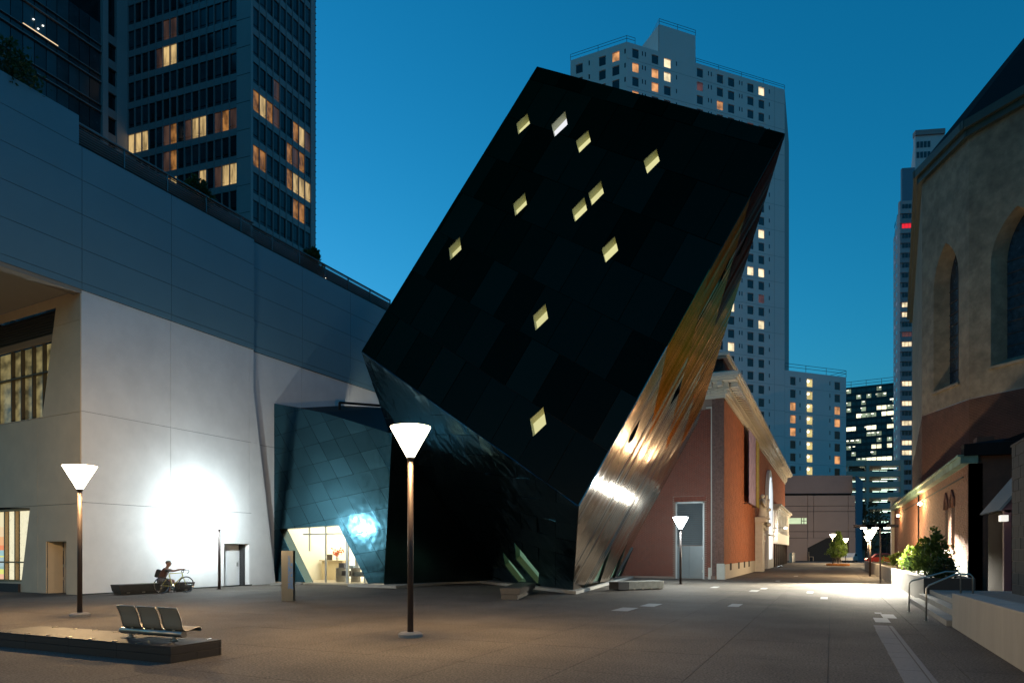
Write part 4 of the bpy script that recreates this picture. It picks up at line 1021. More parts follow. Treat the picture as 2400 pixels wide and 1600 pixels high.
# arch window: tall, narrow, brightly lit surround
ua0 = BR.u(1792.5); ua1 = BR.u(1806); za0, za1 = 0.0, BR.z(1796, 1097)
wd = ua1-ua0; b = MB(); b2 = MB(); N = 14
spr = za1-wd/2
def archpts(u0, u1, z0, z1):
    r = (u1-u0)/2; c = (u0+u1)/2; zs_ = z1-r
    return [(u0, z0), (u1, z0)]+[(c+r*math.cos(math.pi*k/N), zs_+r*math.sin(math.pi*k/N)) for k in range(N+1)]
b.wp(BR, archpts(ua0, ua1, 0, za1), .02, .28); b.build('arch_surround', mat('arch_lit_stone', (.75, .75, .73), .6, var=.05), brick)
b = MB(); b.wp(BR, archpts(ua0+wd*.22, ua1-wd*.22, .9, za1-.7), .281, .29); b.build('arch_window', mat('arch_glow', (.2, .2, .2), .5, var=0, emit=(.75, .85, .95), es=1.3), brick)
b = MB(); b.wb(BR, ua0-.05, ua1+.05, 3.2, 3.35, .28, .5); b.wb(BR, (ua0+ua1)/2-.06, (ua0+ua1)/2+.06, .9, za1-1, .29, .34); b.build('arch_bar', m_terra, brick)
b = MB(); um = BR.u(1784); b.wb(BR, um, um+1.6, BR.z(1786, 1269), BR.z(1786, 1250), .0, .25); b.build('blind_panel_frame', m_terra, brick)
b = MB(); b.wb(BR, um+.25, um+1.35, BR.z(1786, 1269)+.15, BR.z(1786, 1250)-.15, .25, .256); b.build('blind_panel', m_br_lit, brick)
# columned bay
uc0, uc1 = BR.u(1811), BR.u(1840); zb0, zb1_ = BR.z(1811, 1273), BR.z(1811, 1181)
bay = MB(); bay.wb(BR, uc0, uc1, zb0, zb0+1.2, .02, .5); bay.wb(BR, uc0-.2, uc1+.2, zb1_-.45, zb1_-.2, .02, .7); bay.wb(BR, uc0-.3, uc1+.3, zb1_-.2, zb1_, .02, .9)
bayo = bay.build('columned_bay', m_terra, brick)
for k in range(8):
    b = MB(); u = uc0+.3+(uc1-uc0-.6)*k/7; b.lathe(BR.pt(u, zb0+1.2, .3), [(.26, 0), (.26, .12), (.2, .2), (.19, zb1_-zb0-2.0), (.28, zb1_-zb0-1.75), (.28, zb1_-zb0-1.65)], 12); b.build('column', m_terra, bayo, smooth=False)
b = MB(); b.wb(BR, uc0+.2, uc1-.2, zb0+1.2, zb1_-.45, .02, .04); b.build('bay_window', mat('bay_glow', (.3, .3, .3), .5, var=0, emit=(1, .95, .8), es=.9), bayo)
b = MB(); b.wb(BR, uc0-.05, uc1, hb_, zb0, .005, .02); b.build('lower_brick', mat('brick_deep', (.22, .05, .03), .85, var=.2), brick)
for k in range(8):
    b = MB(); u = uc0+.3+(uc1-uc0-.6)*k/7; b.wb(BR, u-.1, u+.1, 0, zb0, .1, .28); b.build('railing_bar', mat('iron_dark', (.03, .02, .018), .5, .5, var=0), brick)
b = MB(); ul_ = BR.u(1808); zl2 = BR.z(1808, 1237); b.tube([BR.pt(ul_, zl2, 0), BR.pt(ul_+.3, zl2+.05, .9), BR.pt(ul_+.3, zl2+.02, 1.4)], .04, 6); brk = b.build('lamp_arm', m_rail, brick)
# ---------------------------------------------------------------- beige building closing the lane
end = thing('beige_building', 'pinkish beige concrete building with a wedge canopy and doors closing the end of the lane', 'building')
ep = at(2005, 1291, 118)
EN = Wall((ep.x, ep.y), dirvp(-8000) if False else dirvp(6500) if False else W(1, -.06)); EN = Wall((ep.x, ep.y), W(1, -.05))
ep_u = EN.u
m_bei = mat('beige_concrete', (.37, .27, .23), .8, var=.08, vs=.25); m_bei2 = mat('beige_upper', (.30, .22, .20), .8, var=.1, vs=.2)
uL_, uR_ = sorted((ep_u(1825), ep_u(2005)))
zt = EN.z(1920, 1112); zm = EN.z(1920, 1160)
b = MB(); b.wb(EN, uL_, uR_, -.5, zm, -20, -.3); b.build('wall_core', m_joint, end)
b = MB(); b.wb(EN, uL_, *[sorted((ep_u(1825), ep_u(2005)))[1]], zm+.4, zt, -20, -1.2); b.build('upper_wall', m_bei2, end)
b = MB(); b.wb(EN, uL_, uR_, zm-.05, zm+.4, -20, -1.6); b.build('shadow_gap', m_joint, end)
xs = [1825, 1893, 1907, 1988, 2005]; zs_ = [0, 3.9, 4.9, 8.6, 10.4, zm]
zs_ = [0, EN.z(1920, 1260), EN.z(1920, 1245), EN.z(1920, 1198), EN.z(1920, 1185), zm]
ent = (*sorted((ep_u(1893), ep_u(2005))), 0, EN.z(1938, 1259))
for a, c in zip(xs, xs[1:]):
    for z0, z1 in zip(zs_, zs_[1:]):
        if z0 == 0 and a >= 1893: continue
        ua, uc = sorted((ep_u(a), ep_u(c)))
        hole = [(ua-1, ep_u(1891.5), EN.z(1860, 1227), EN.z(1860, 1213))] if a == 1825 and z0 < EN.z(1860, 1220) < z1 else []
        wall_with_holes(EN, ua+.04, uc-.04, z0+.04, z1-.04, hole, .25).build('concrete_panel', m_bei, end)
b = MB(); ua, uc = sorted((ep_u(1825), ep_u(1891.5))); b.wb(EN, ua, uc, EN.z(1860, 1227), EN.z(1860, 1213), -.25, -.2); b.build('strip_window', litmat('strip_glow', (.75, .9, .55), 1.0, .3, .2, (1, 1, 1)), end)
b = MB()
for x in (1879, 1885): b.wb(EN, ep_u(x)-.05, ep_u(x)+.05, EN.z(1860, 1227), EN.z(1860, 1213), -.2, -.12)
b.wb(EN, *sorted((ep_u(1879), ep_u(1891))), EN.z(1860, 1220)-.05, EN.z(1860, 1220)+.05, -.2, -.12); b.build('window_bar', m_mull, end)
tri = [EN.uz(1893, 1290), EN.uz(1938, 1259), EN.uz(1938, 1264)]
b = MB(); b.wp(EN, [EN.uz(1893, 1283), EN.uz(1893, 1260), EN.uz(1938, 1260)], -.3, 0); b.build('wedge_canopy', m_bei, end)
b = MB(); b.wb(EN, *sorted((ep_u(1893), ep_u(1938))), 0, EN.z(1938, 1259), -2.2, -2.0); b.build('entrance_wall', mat('entrance_brown', (.25, .16, .11), .8, var=.1), end)
b = MB(); b.wb(EN, *sorted((ep_u(1938), ep_u(1990))), 0, EN.z(1938, 1260), -2.2, -2.0); b.build('lobby_glass', litmat('lobby_glow', (.6, .62, .6), .42, .5, .5, (1, 1, .6)), end)
b = MB(); b.wb(EN, *sorted((ep_u(1990), ep_u(2005))), 0, EN.z(1938, 1259), -.3, 0); b.build('concrete_panel', m_bei, end)
for x0, x1 in ((1913, 1922), (1927, 1937)):
    b = MB(); b.wb(EN, *sorted((ep_u(x0), ep_u(x1))), 0, EN.z(1920, 1285), -2.0, -1.9); o = b.build('door', mat('door_brown', (.14, .07, .04), .4, var=.2), end)
    b = MB(); b.wb(EN, *sorted((ep_u(x0+1), ep_u(x1-1))), EN.z(1920, 1298), EN.z(1920, 1286), -1.9, -1.88); b.build('door_pane', mat('door_orange', (.1, .1, .1), .4, var=0, emit=(.5, .13, .04), es=.5), o)
sd0 = EN.pt(ep_u(2005), 0); dirs = Wall((sd0.x, sd0.y), YD*1.0)
b = MB(); r2 = at(2022, 1291, 134); b.poly([Vector((sd0.x, sd0.y, 0)), Vector((r2.x, r2.y, 0)), Vector((r2.x, r2.y, zt+.6)), Vector((sd0.x, sd0.y, zt-.1))]); b.build('side_wall', mat('bluish_side', (.20, .18, .22), .8, var=.05), end)
# ---------------------------------------------------------------- parking garage
gp_ = at(2055, 1291, 185); GA = Wall((gp_.x, gp_.y), W(1, -.12))
gar = thing('parking_garage', 'multi-storey concrete parking garage with open lit decks behind the lane', 'garage')
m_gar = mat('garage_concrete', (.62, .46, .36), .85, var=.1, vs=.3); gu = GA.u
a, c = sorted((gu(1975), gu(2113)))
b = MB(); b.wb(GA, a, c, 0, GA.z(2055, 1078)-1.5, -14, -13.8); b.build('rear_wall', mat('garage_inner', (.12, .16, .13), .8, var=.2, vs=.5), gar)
for k in range(7):
    zt_ = GA.z(2055, 1078+k*25.2); zb_ = GA.z(2055, 1078+k*25.2+13)
    b = MB(); b.wb(GA, a, c, zb_, zt_, -.4, 0); b.build('deck_parapet', m_gar, gar)
    b = MB(); b.wb(GA, a, c, zb_-.0, zb_+.3, -14, -.4); b.build('deck', m_gar, gar)
    b = MB()
    for x in (2030, 2085, 2104):
        for dd_ in (-3, -9): b.wb(GA, gu(x)-.9, gu(x)+.9, zb_-.5, zb_-.35, dd_-.1, dd_+.1)
    b.build('deck_light', mat('garage_tube', (.5, .5, .5), .5, var=0, emit=(.75, 1, .8), es=3.0), gar)
for x0, x1 in ((2030, 2037), (1986, 1989), (2110, 2118)):
    b = MB(); b.wb(GA, *sorted((gu(x0), gu(x1))), 0, GA.z(2055, 1078)+.01, -1, .12); b.build('garage_column', m_gar, gar)
car = thing('parked_car', 'dark car parked on the top deck of the garage', 'car', GA.pt(gu(2012), GA.z(2055, 1103)+.05, -2.2))
def simple_car(t, col, fwd, L=4.3, Wd=1.75, lights=True, nm='carpaint'):
    o = Vector(t.location); side = Vector((-fwd.y, fwd.x, 0)); up = Vector((0, 0, 1))
    pr = [(-.5, .25), (-.5, .62), (-.46, .82), (-.34, .90), (-.22, 1.38), (.08, 1.42), (.24, .95), (.44, .82), (.5, .62), (.5, .25)]
    b = MB(); b.prism([o+fwd*(x*L)+side*(-Wd/2)+up*z for x, z in pr], side*Wd); b.build('body', mat(nm, col, .3, .3, var=.05, coat=.5), t, bevel=.05)
    b = MB(); gp2 = [(-.325, .93), (-.215, 1.33), (.075, 1.37), (.215, .95)]; b.prism([o+fwd*(x*L)+side*(-Wd/2-.01)+up*z for x, z in gp2], side*(Wd+.02)); b.build('side_window', mat('car_glass', (.02, .02, .025), .1, var=0), t)
    for sx in (-.31, .31):
        for sy in (-1, 1):
            cc = o+fwd*(sx*L)+side*(sy*(Wd/2-.12))+up*.32
            b = MB(); b.tube([cc-side*.11, cc+side*.11], .32, 14); wl_ = b.build('wheel', mat('tyre', (.02, .02, .02), .8, var=0), t)
            b = MB(); b.tube([cc-side*.12, cc+side*.12], .18, 10); b.build('rim', mat('rim', (.4, .4, .4), .3, .9, var=0), wl_)
    for sy in (-1, 1):
        b = MB(); cc = o+fwd*(.5*L)+side*(sy*.6)+up*.68; b.box(cc, (.04, .16, .08), fwd, side, up); b.build('headlight', mat('headlight_off', (.5, .5, .5), .2, var=0), t)
        b = MB(); cc = o-fwd*(.5*L)+side*(sy*.65)+up*.7; b.box(cc, (.04, .14, .08), fwd, side, up); b.build('tail_light', mat('tail_red', (.35, .02, .02), .3, var=0), t)
simple_car(car, (.02, .02, .025), W(1, -.12).normalized(), L=7 if False else 4.6)
# ---------------------------------------------------------------- glass office beyond
op = at(1983, 1291, 380); OF = Wall((op.x, op.y), dirvp(-1580))
off_ = thing('glass_office', 'distant glass office building with scattered white lit windows above the garage', 'office block')
fu = OF.u; a, c = sorted((fu(1960), fu(2103)))
b = MB(); b.wb(OF, a, c, 0, OF.z(1983, 911), -10, -.5); b.build('office_core', m_gd, off_)
m_of = mat('office_glass', (.05, .085, .09), .2, var=.3, vs=.05); m_ol = litmat('office_lit', (1, .95, .62), 1.7, .5, .15, (1, 1, 1)); m_ol2 = litmat('office_dim', (.6, .75, .5), .35, .7, .2, (1, 1, 1))
FO = OF.z(1983, 911)-OF.z(1983, 925.7)
rnd = random.Random(12)
mu = MB()
for r in range(12):
    z1 = OF.z(1983, 913)-r*FO; z0 = z1-FO*.62
    u = a; 
    b = MB(); b.wb(OF, a, c, z1, z1+FO*.3, -.5, 0); b.build('floor_band', mat('office_band', (.03, .035, .04), .4, var=0), off_)
    n_ = 12; du = (c-a)/n_
    lit = {3: [8, 9], 4: [0, 4, 9, 10, 11], 6: [1, 2, 3, 6, 7, 10, 11], 9: [7, 8, 10], 11: [0, 6, 7, 8, 9, 10]}.get(r, [])
    for k in range(n_):
        x = rnd.random(); kk = n_-1-k if OF.pt(a, 0).x > OF.pt(c, 0).x else k
        mm = m_ol if (kk in lit) else (m_ol2 if x < .3 else m_of)
        b = MB(); b.wb(OF, a+du*k+.1, a+du*(k+1)-.1, z0, z1-.05, -.45, -.3); b.build('window', mm, off_)
        if x < .32:
            b = MB(); cc = a+du*(k+rnd.random()*.8+.1); h_ = rnd.uniform(.3, .7); b.wb(OF, cc, cc+rnd.uniform(.4, 1.8), z1-.3-h_, z1-.3, -.3, -.28); b.build('lit_spot', mat('office_spot', (.5, .5, .5), .5, var=0, emit=(1, .95, .75), es=2.2), off_)
for k in range(0, 7):
    u = a+(c-a)*k/6; b = MB(); b.wb(OF, u-.15, u+.15, 0, OF.z(1983, 911), -.3, .15); b.build('mullion', mat('office_band', (.03, .035, .04)), off_)
zz = OF.z(1983, 911)
rail([OF.pt(a, zz), OF.pt(c, zz)], 3.6, 6, 'roof_screen', off_, .12)
# ---------------------------------------------------------------- pinkish apartment tower on the right
pp = at(2110, 1291, 207); PT = Wall((pp.x, pp.y), W(1, -.12)); PS = Wall((pp.x, pp.y), dirvp(1990))
pink = thing('pink_tower', 'slim pinkish apartment tower partly hidden behind the church', 'tower block')
m_pk = mat('pink_render', (.62, .42, .40), .8, var=.08, vs=.1); m_pk2 = mat('pink_light', (.85, .6, .56), .8, var=.05)
pu = PT.u; a, c = sorted((pu(2110), pu(2195)))
zt = PT.z(2110, 470)
m_pb = mat('pink_band', (.48, .33, .32), .8, var=.05)
b = MB(); b.wb(PT, a, c, 0, zt, -1.5, -.3); b.build('tower_core', m_pk, pink)
FP = PT.z(2120, 500)-PT.z(2120, 523.1)
b = MB(); s0 = PT.pt(pu(2110), 0); s1 = at(2094, 1291, 222)
b.poly([Vector((s0.x, s0.y, 0)), Vector((s1.x, s1.y, 0)), Vector((s1.x, s1.y, zt-5)), Vector((s0.x, s0.y, zt))]); b.build('side_face', m_pk, pink)
PSW = Wall((s0.x, s0.y), Vector((s1.x-s0.x, s1.y-s0.y, 0)))
for r in range(33):
    z = zt-2.4-r*FP
    if z < 8: break
    b = MB(); b.wb(PT, a, c, z-FP*.52, z-FP*.04, -.3, 0); b.build('spandrel', m_pb if r % 2 else m_pk, pink)
    L_ = {2: 'red', 10: 'lit', 11: 'lit', 13: 'dim', 14: 'lit', 18: 'lit', 20: 'lit', 22: 'lit', 24: 'lit', 25: 'lit'}.get(r)
    if r == 2: mm = mat('red_room', (.1, .1, .1), .5, var=0, emit=(.9, .01, .02), es=1.0)
    elif L_ == 'lit': mm = m_h2
    elif L_ == 'dim': mm = m_h3
    else: mm = m_hg
    for x0, x1 in ((2115.5, 2121), (2122.5, 2129), (2130.5, 2137), (2140, 2147)):
        b = MB(); b.wb(PT, *sorted((pu(x0), pu(x1))), z+.05, z+FP*.44, -.3, -.2); b.build('window', mm, pink)
    L2 = (s1-s0).length
    for k in range(3):
        b = MB(); b.wb(PSW, L2*(.12+k*.3), L2*(.27+k*.3), z+.1, z+FP*.4, -.1, .02); b.build('window', m_h3 if (r*3+k) % 7 == 0 else m_hg, pink)
# stepped penthouses
b = MB(); b.wb(PT, *sorted((pu(2116), pu(2195))), zt, PT.z(2116, 392), -1.5, -.5); b.build('setback', mat('setback_blue', (.22, .25, .3), .7, var=.05), pink)
z4 = PT.z(2148, 306)
b = MB(); b.wb(PT, *sorted((pu(2146), pu(2215))), zt, z4, -1.5, -.2); b.build('setback', m_pk2, pink)
b = MB(); b.wb(PT, *sorted((pu(2145), pu(2215))), z4-1.5, z4, -1.7, .2); b.build('crown_band', mat('crown_pink', (.45, .28, .26), .8, var=0), pink)
for r, yy in enumerate((346, 370)):
    for k in range(4):
        b = MB(); x = 2149+k*8.5; b.wb(PT, *sorted((pu(x), pu(x+6.5))), PT.z(2148, yy), PT.z(2148, yy-14), -.2, -.12); b.build('window', m_hg, pink)
b = MB(); q0 = PT.pt(pu(2146), 0, -.2); q1 = at(2126, 1291, 225); b.poly([Vector((q0.x, q0.y, zt)), Vector((q1.x, q1.y, zt)), Vector((q1.x, q1.y, z4-12)), Vector((q0.x, q0.y, z4))]); b.build('side_face', m_pk2, pink)
# ---------------------------------------------------------------- church apse
ch = thing('church', 'polygonal stucco church apse with pointed arch windows above a dark brick base at the right', 'church')
c1 = at(2271, 1291, 45.0); d1 = dirvp(1287)
F1 = Wall((c1.x, c1.y), d1)
u_l = F1.u(2161); c0_ = F1.pt(u_l, 0)
F0 = Wall((c0_.x, c0_.y), dirvp(2100)); F2 = Wall((c1.x, c1.y), dirvp(560))
m_stu = mat('stucco', (.23, .19, .13), .9, var=.3, vs=1.4, bump=.5, bs=5, wear=(.35, .3)); m_chb = mat('church_brick', (.085, .042, .027), .9, var=.4, vs=1.2)
ze, zs2 = F1.z(2271, 305), F1.z(2273, 934)
m_ct = mat('church_gutter', (.04, .06, .05), .6, .2, var=.2); m_rf = mat('church_roof', (.012, .012, .013), .95, var=.2, spec=.1)
def gothic(u0, u1, z0, z1, n=8):
    w_ = u1-u0; c = (u0+u1)/2; R_ = w_*1.15; zs3 = z1-math.sqrt(R_**2-(R_-w_/2)**2); pts = [(u0, z0), (u1, z0)]
    # right arc centre (u1-R_)
    am = math.acos((R_-w_/2)/R_)
    pts += [(u1-R_+R_*math.cos(am*k/n), zs3+R_*math.sin(am*k/n)) for k in range(n)]
    pts += [(c, z1)]
    pts += [(u0+R_-R_*math.cos(am*k/n), zs3+R_*math.sin(am*k/n)) for k in range(n-1, -1, -1)]
    return pts
def facade_gothic(wl, u0, u1, gw, z0g, z1g, wname):
    a, c = sorted((u0, u1)); fr = Frame(wl.pt(0, 0), wl.D, Vector((0, 0, 1)))
    outer = gothic(*sorted(gw), z0g, z1g)
    full = [(a, zs2), (c, zs2), (c, ze), (a, ze)]
    hole3 = [wl.pt(u, z) for u, z in outer]
    ps = minus_convex([ccw(full)], ccw(outer)); b = MB()
    for q in ps: b.poly([wl.pt(u, z, 0) for u, z in q])
    b.build('stucco_wall', m_stu, ch)
    # splayed reveal and glass
    sh = .9; cu = sum(gw)/2; inn_ = [(cu+(u-cu)*.72, z0g+.5+(z-z0g)*.93) for u, z in outer]
    P = [wl.pt(u, z, 0) for u, z in outer]; Q = [wl.pt(u, z, -sh) for u, z in inn_]; n_ = len(P)
    b = MB(); b.add(P+Q, [(i, (i+1) % n_, n_+(i+1) % n_, n_+i) for i in range(n_)]); b.build('splayed_reveal', m_stu, ch)
    b = MB(); b.poly(Q); wn = b.build('arch_window', mat('stained_glass', (.015, .03, .045), .25, var=.8, vs=4), ch)
    b = MB(); g0, g1_ = min(p[0] for p in inn_), max(p[0] for p in inn_); zz0, zz1 = min(p[1] for p in inn_), max(p[1] for p in inn_)
    for k in range(1, 9): z = zz0+(zz1-zz0)*.78*k/9; b.wb(wl, g0, g1_, z-.03, z+.03, -sh, -sh+.05)
    b.wb(wl, (g0+g1_)/2-.04, (g0+g1_)/2+.04, zz0, zz1-.2, -sh, -sh+.06); b.build('glazing_bar', m_joint, wn)
    b = MB(); b.wb(wl, min(gw)-.1, max(gw)+.1, z0g-.15, z0g+.02, -.3, .12); b.build('sill', m_stu, ch)
u2e = F2.u(2470); u0e = F0.u(2138)
facade_gothic(F1, 0, u_l, (F1.u(2188), F1.u(2247)), F1.z(2245, 897), F1.z(2213, 572), 'a')
facade_gothic(F2, 0, u2e, (F2.u(2322), F2.u(2450)), F2.z(2330, 858), F2.z(2382, 483), 'b')
b = MB(); e0 = F0.pt(u0e, 0); b.poly([Vector((c0_.x, c0_.y, zs2)), Vector((e0.x, e0.y, zs2)), Vector((e0.x, e0.y, ze)), Vector((c0_.x, c0_.y, ze))]); b.build('stucco_wall', m_stu, ch)
b = MB()
for wl, x0, x1 in ((F0, 0, u0e), (F1, 0, u_l), (F2, 0, u2e)):
    a, c = sorted((x0, x1)); b.wb(wl, a, c, 0, zs2, -.6, -.02)
b.build('brick_base_core', m_mort, ch)
for wl, x0, x1 in ((F0, 0, u0e), (F1, 0, u_l), (F2, 0, u2e)):
    a, c = sorted((x0, x1)); bricks(wl, a, c, 4.0, zs2, 'brickwork', m_chb, ch, bl=.3, bh=.1, gap=.012, th=.02, off=-.02)
for k, (wl, x0, x1) in enumerate(((F0, 0, u0e), (F1, 0, u_l), (F2, 0, u2e))):
    a, c = sorted((x0, x1)); b = MB(); b.wb(wl, a-.25, c+.25, ze-.05-k*.006, ze+.5-k*.006, -.3, .55); b.wb(wl, a-.15, c+.15, ze-.5-k*.006, ze-.05, -.1, .3); b.build('gutter', m_ct, ch)
apex = F2.pt(u2e, 0)+Vector((6, 14, 0)); apex.z = ze+17
rim = [F0.pt(u0e, ze+.4, .5), F1.pt(u_l, ze+.4, .5), F1.pt(0, ze+.4, .5), F2.pt(u2e, ze+.4, .5)]
b = MB()
for p, q_ in zip(rim, rim[1:]): b.poly([p, q_, apex])
b.build('roof', m_rf, ch)
# ---------------------------------------------------------------- low brick annex along the lane (right)
ax = 5.2
AN = Wall((ax, 34.1), YD)
an = thing('church_annex', 'low brick annex with lancet windows and green gutter along the right of the lane', 'building')
uf_ = AN.u(2097)
zea = AN.z(2264, 1090)
m_anb = mat('annex_brick', (.21, .085, .045), .9, var=.55, vs=7)
lan = [(AN.u(2222.5), AN.u(2216.5)), (AN.u(2238), AN.u(2230))]
zl0_, zl1_ = AN.z(2230, 1288), AN.z(2230, 1165)
lholes = [(*sorted(l), zl0_, zl1_) for l in lan]
b = wall_with_holes(AN, 0, uf_, 0, zea, lholes, .5); b.build('wall', m_mort, an)
bricks(AN, 0.0, uf_, 1.3, zea, 'brickwork', m_anb, an, holes=lholes, bl=.22, bh=.075, gap=.016, th=.02)
b = MB(); b.wb(AN, -.03, uf_, 0, 1.3, 0, .05); b.build('stone_base', mat('grey_base', (.25, .24, .2), .9, var=.15), an)
for l in lholes:
    b = MB(); b.wb(AN, l[0], l[1], l[2], l[3], -.4, -.3); wn = b.build('lancet_window', mat('lancet_dark', (.10, .035, .02), .4, var=.2), an)
    b = MB(); n_ = 6; c = (l[0]+l[1])/2; hw_ = (l[1]-l[0])/2
    pts = [(l[0]-.12, l[3]-.3), (l[0]-.05, l[3]-.1), (c, l[3]+.3), (c, l[3]), (l[0], l[3]-.35)]
    b.wp(AN, [(l[0], l[3]-.5), (l[0], l[3]+.02), (c, l[3]+.02)], -.3, .02); b.wp(AN, [(l[1], l[3]-.5), (c, l[3]+.02), (l[1], l[3]+.02)], -.3, .021); b.build('arch_brick', m_anb, wn)
    b = MB(); b.tube([AN.pt(l[0]-.14, l[3]-.5, .05), AN.pt(l[0]-.1, l[3]-.1, .05), AN.pt(c, l[3]+.3, .05), AN.pt(l[1]+.1, l[3]-.1, .05), AN.pt(l[1]+.14, l[3]-.5, .05)], .05, 5); b.build('hood_mould', mat('hood_dark', (.12, .05, .035), .8, var=.1), an)
b = MB(); b.wb(AN, lan[0][0]-.3, lan[1][1]+.3 if lan[1][1] > lan[0][0] else lan[0][1]+.3, zl0_-.16, zl0_-.01, .0, .12) if False else b.wb(AN, min(min(l) for l in lan)-.2, max(max(l) for l in lan)+.2, zl0_-.16, zl0_-.01, 0, .12); b.build('sill', m_stone, an)
m_verd = mat('verdigris', (.13, .22, .17), .7, .1, var=.5, vs=1.2)
b = MB(); b.wb(AN, -.25, uf_, zea, zea+.28, -.3, .32); b.wb(AN, -.28, uf_, zea+.28, zea+.36, -.3, .42); b.build('gutter', m_verd, an)
b = MB(); b.prism([AN.pt(-.2, zea+.3, .3), AN.pt(-.2, zea+1.6, -3.0), AN.pt(-.2, zea+.3, -3.0)], Vector((0, uf_, 0))); b.build('roof', m_rf, an)
b = MB(); b.wb(AN, 0, .8, 5.0 if False else zea+.3, zea+1.1, -.9, -.3); b.build('chimney', m_chb, an)
b = MB(); b.tube([AN.pt(.5, zea-.5, .12), AN.pt(uf_*.75, zea-.5, .12)], .03, 5); b.build('cable', m_joint, an)
EWL = Wall((ax, 34.1), XD)
b = MB(); b.wb(EWL, 0, 9, 0, zea+.3, -.5, 0); b.build('end_wall', m_chb, an)
b = MB(); b.wb(EWL, -.2, 9, zea+.3, zea+.8, -.4, .3); b.prism([EWL.pt(0, zea+.8, .3), EWL.pt(9, zea+.8, .3), EWL.pt(9, zea+2.2, -3)], Vector((0, .1, 0))); b.build('end_eave', m_rf, an)
b = MB(); b.wb(EWL, 1.9, 2.9, .4, 3.1, 0, .08); b.build('side_door', mat('slate_door', (.04, .045, .055), .5, var=.1), an)
b = MB(); b.wb(AN, uf_, uf_+1.2, 0, zea+1.0, -.4, .25); b.wb(AN, uf_-.1, uf_+1.3, zea+1.0, zea+1.25, -.5, .5); b.build('end_pier', m_stone, an)
b = MB(); ud = AN.u(2156); b.tube([AN.pt(ud, 0, .08), AN.pt(ud, zea, .08)], .05, 6); b.build('downpipe', m_rf, an)
# small gabled porch and dark stone wall at the far right
gbl = thing('gabled_porch', 'small brick porch with a reddish timber gable frame beside the dark stone wall', 'porch')
gy = 27.5
GB = Wall((4.6, gy), XD)
gu_ = GB.u
a, c = sorted((gu_(2347), gu_(2440))); zg = GB.z(2350, 1195)
m_tim = mat('timber_pink', (.12, .05, .055), .7, var=.1)
b = MB(); b.wp(GB, [(a+.15, 0), (c, 0), (c, zg+1.2), (a+2.2, zg+2.6), (a+.15, zg-.05)], -3, -.1); b.build('porch_wall', mat('porch_mortar', (.025, .018, .016), .95, spec=.1, var=.1), gbl)
bricks(GB, a+.3, a+2.3, .3, zg, 'brickwork', mat('porch_brick', (.16, .045, .04), .85, var=.3, vs=5), gbl, off=-.1, bl=.22, bh=.075)
b = MB(); b.wb(GB, a+.05, a+.25, 0, zg, -.1, .12); b.wp(GB, [(a-.05, zg), (a+.2, zg-.1), (a+2.2, zg+2.6), (a+2.2, zg+2.95)], -.1, .12); b.build('gable_frame', m_tim, gbl)
b = MB(); b.wp(GB, [(a-.12, zg), (a-.05, zg-.02), (a+2.2, zg+2.97), (a+2.2, zg+3.15)], -3, .25); b.build('porch_roof', mat('porch_slate', (.12, .15, .16), .7, var=.1), gbl)
b = MB(); lx = gu_(2343); zlp = GB.z(2340, 1215); b.wb(GB, a-.1, a+.1, zlp-.1, zlp+.1, .12, .5); b.build('porch_lamp', mat('dim_lamp', (.4, .4, .35), .5, var=0, emit=(1, .95, .85), es=.9), gbl)
stw = thing('stone_wall', 'dark grey coursed stone wall at the right edge of the photo', 'wall')
ST = Wall((5.0, 25.3), YD)
zst = ST.z(2375, 1047)
b = MB(); b.wb(ST, -7, 0, 0, zst, -.6, 0); b.build('wall_core', m_mort if False else mat('stone_mortar', (.14, .13, .12), .9, var=0), stw)
m_sb = mat('grey_stone', (.025, .028, .03), .85, var=.3, vs=3)
n_ = 0
for j in range(14):
    z0 = .02+j*(zst/14); u = -7-(.25 if j % 2 else 0)
    while u < 0:
        L = .62; a_, c_ = max(-7, u), min(0, u+L-.015)
        if c_-a_ > .05: b = MB(); b.wb(ST, a_, c_, z0, z0+zst/14-.015, 0, .025+random.uniform(0, .008)); b.build('stone', m_sb, stw)
        u += L
b = MB(); b.wb(ST, -7, .04, zst, zst+.06, -.65, .06); b.build('coping', m_sb, stw)
# ================================================================= OBJECTS
# ---------------------------------------------------------------- planter, steps, retaining wall, handrails
m_conc = mat('board_concrete', (.26, .245, .215), .8, var=.14, vs=2.2, bump=.25, bs=20, streak=(1, 1, .25))
m_conc_d = mat('dark_concrete', (.05, .05, .05), .6, var=.2)
m_soil = mat('soil', (.04, .03, .02), .95, var=.3, vs=8)
pe_ = gd(2165, 1410); PX, PY = pe_.x, pe_.y
PYE = 72.0
ZPL = EYE+(1291-1353)/F*22.9
pl = thing('planter', 'long pale concrete planter glowing white under the floodlight along the lane', 'planter', (PX, PY, 0))
b = MB(); b.bb(PX, PX+.22, PY, PYE, 0, ZPL); b.bb(PX+1.25, PX+1.45, PY, PYE, 0, ZPL); b.build('side', m_conc, pl, bevel=.01)
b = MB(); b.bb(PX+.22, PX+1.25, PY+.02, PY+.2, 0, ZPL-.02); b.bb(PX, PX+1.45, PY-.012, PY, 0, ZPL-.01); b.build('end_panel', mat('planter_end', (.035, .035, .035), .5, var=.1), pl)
b = MB(); b.bb(PX+.22, PX+1.25, PY+.2, PYE, 0, ZPL-.1); b.build('soil', m_soil, pl)
ter = MB(); ter.bb(2.55, 5.2, 17.0, 34.1, 0, .42); ter.bb(2.2, 2.55, 19.2, 22.4, 0, .28); ter.bb(1.9, 2.2, 19.2, 22.4, 0, .14)
ter = MB(); ter.bb(2.95, 5.2, 12.0, PY-.02, -.0, .42); ter.bb(2.65, 2.95, 18.2, PY-.02, 0, .28); ter.bb(2.35, 2.65, 18.2, PY-.02, 0, .14)
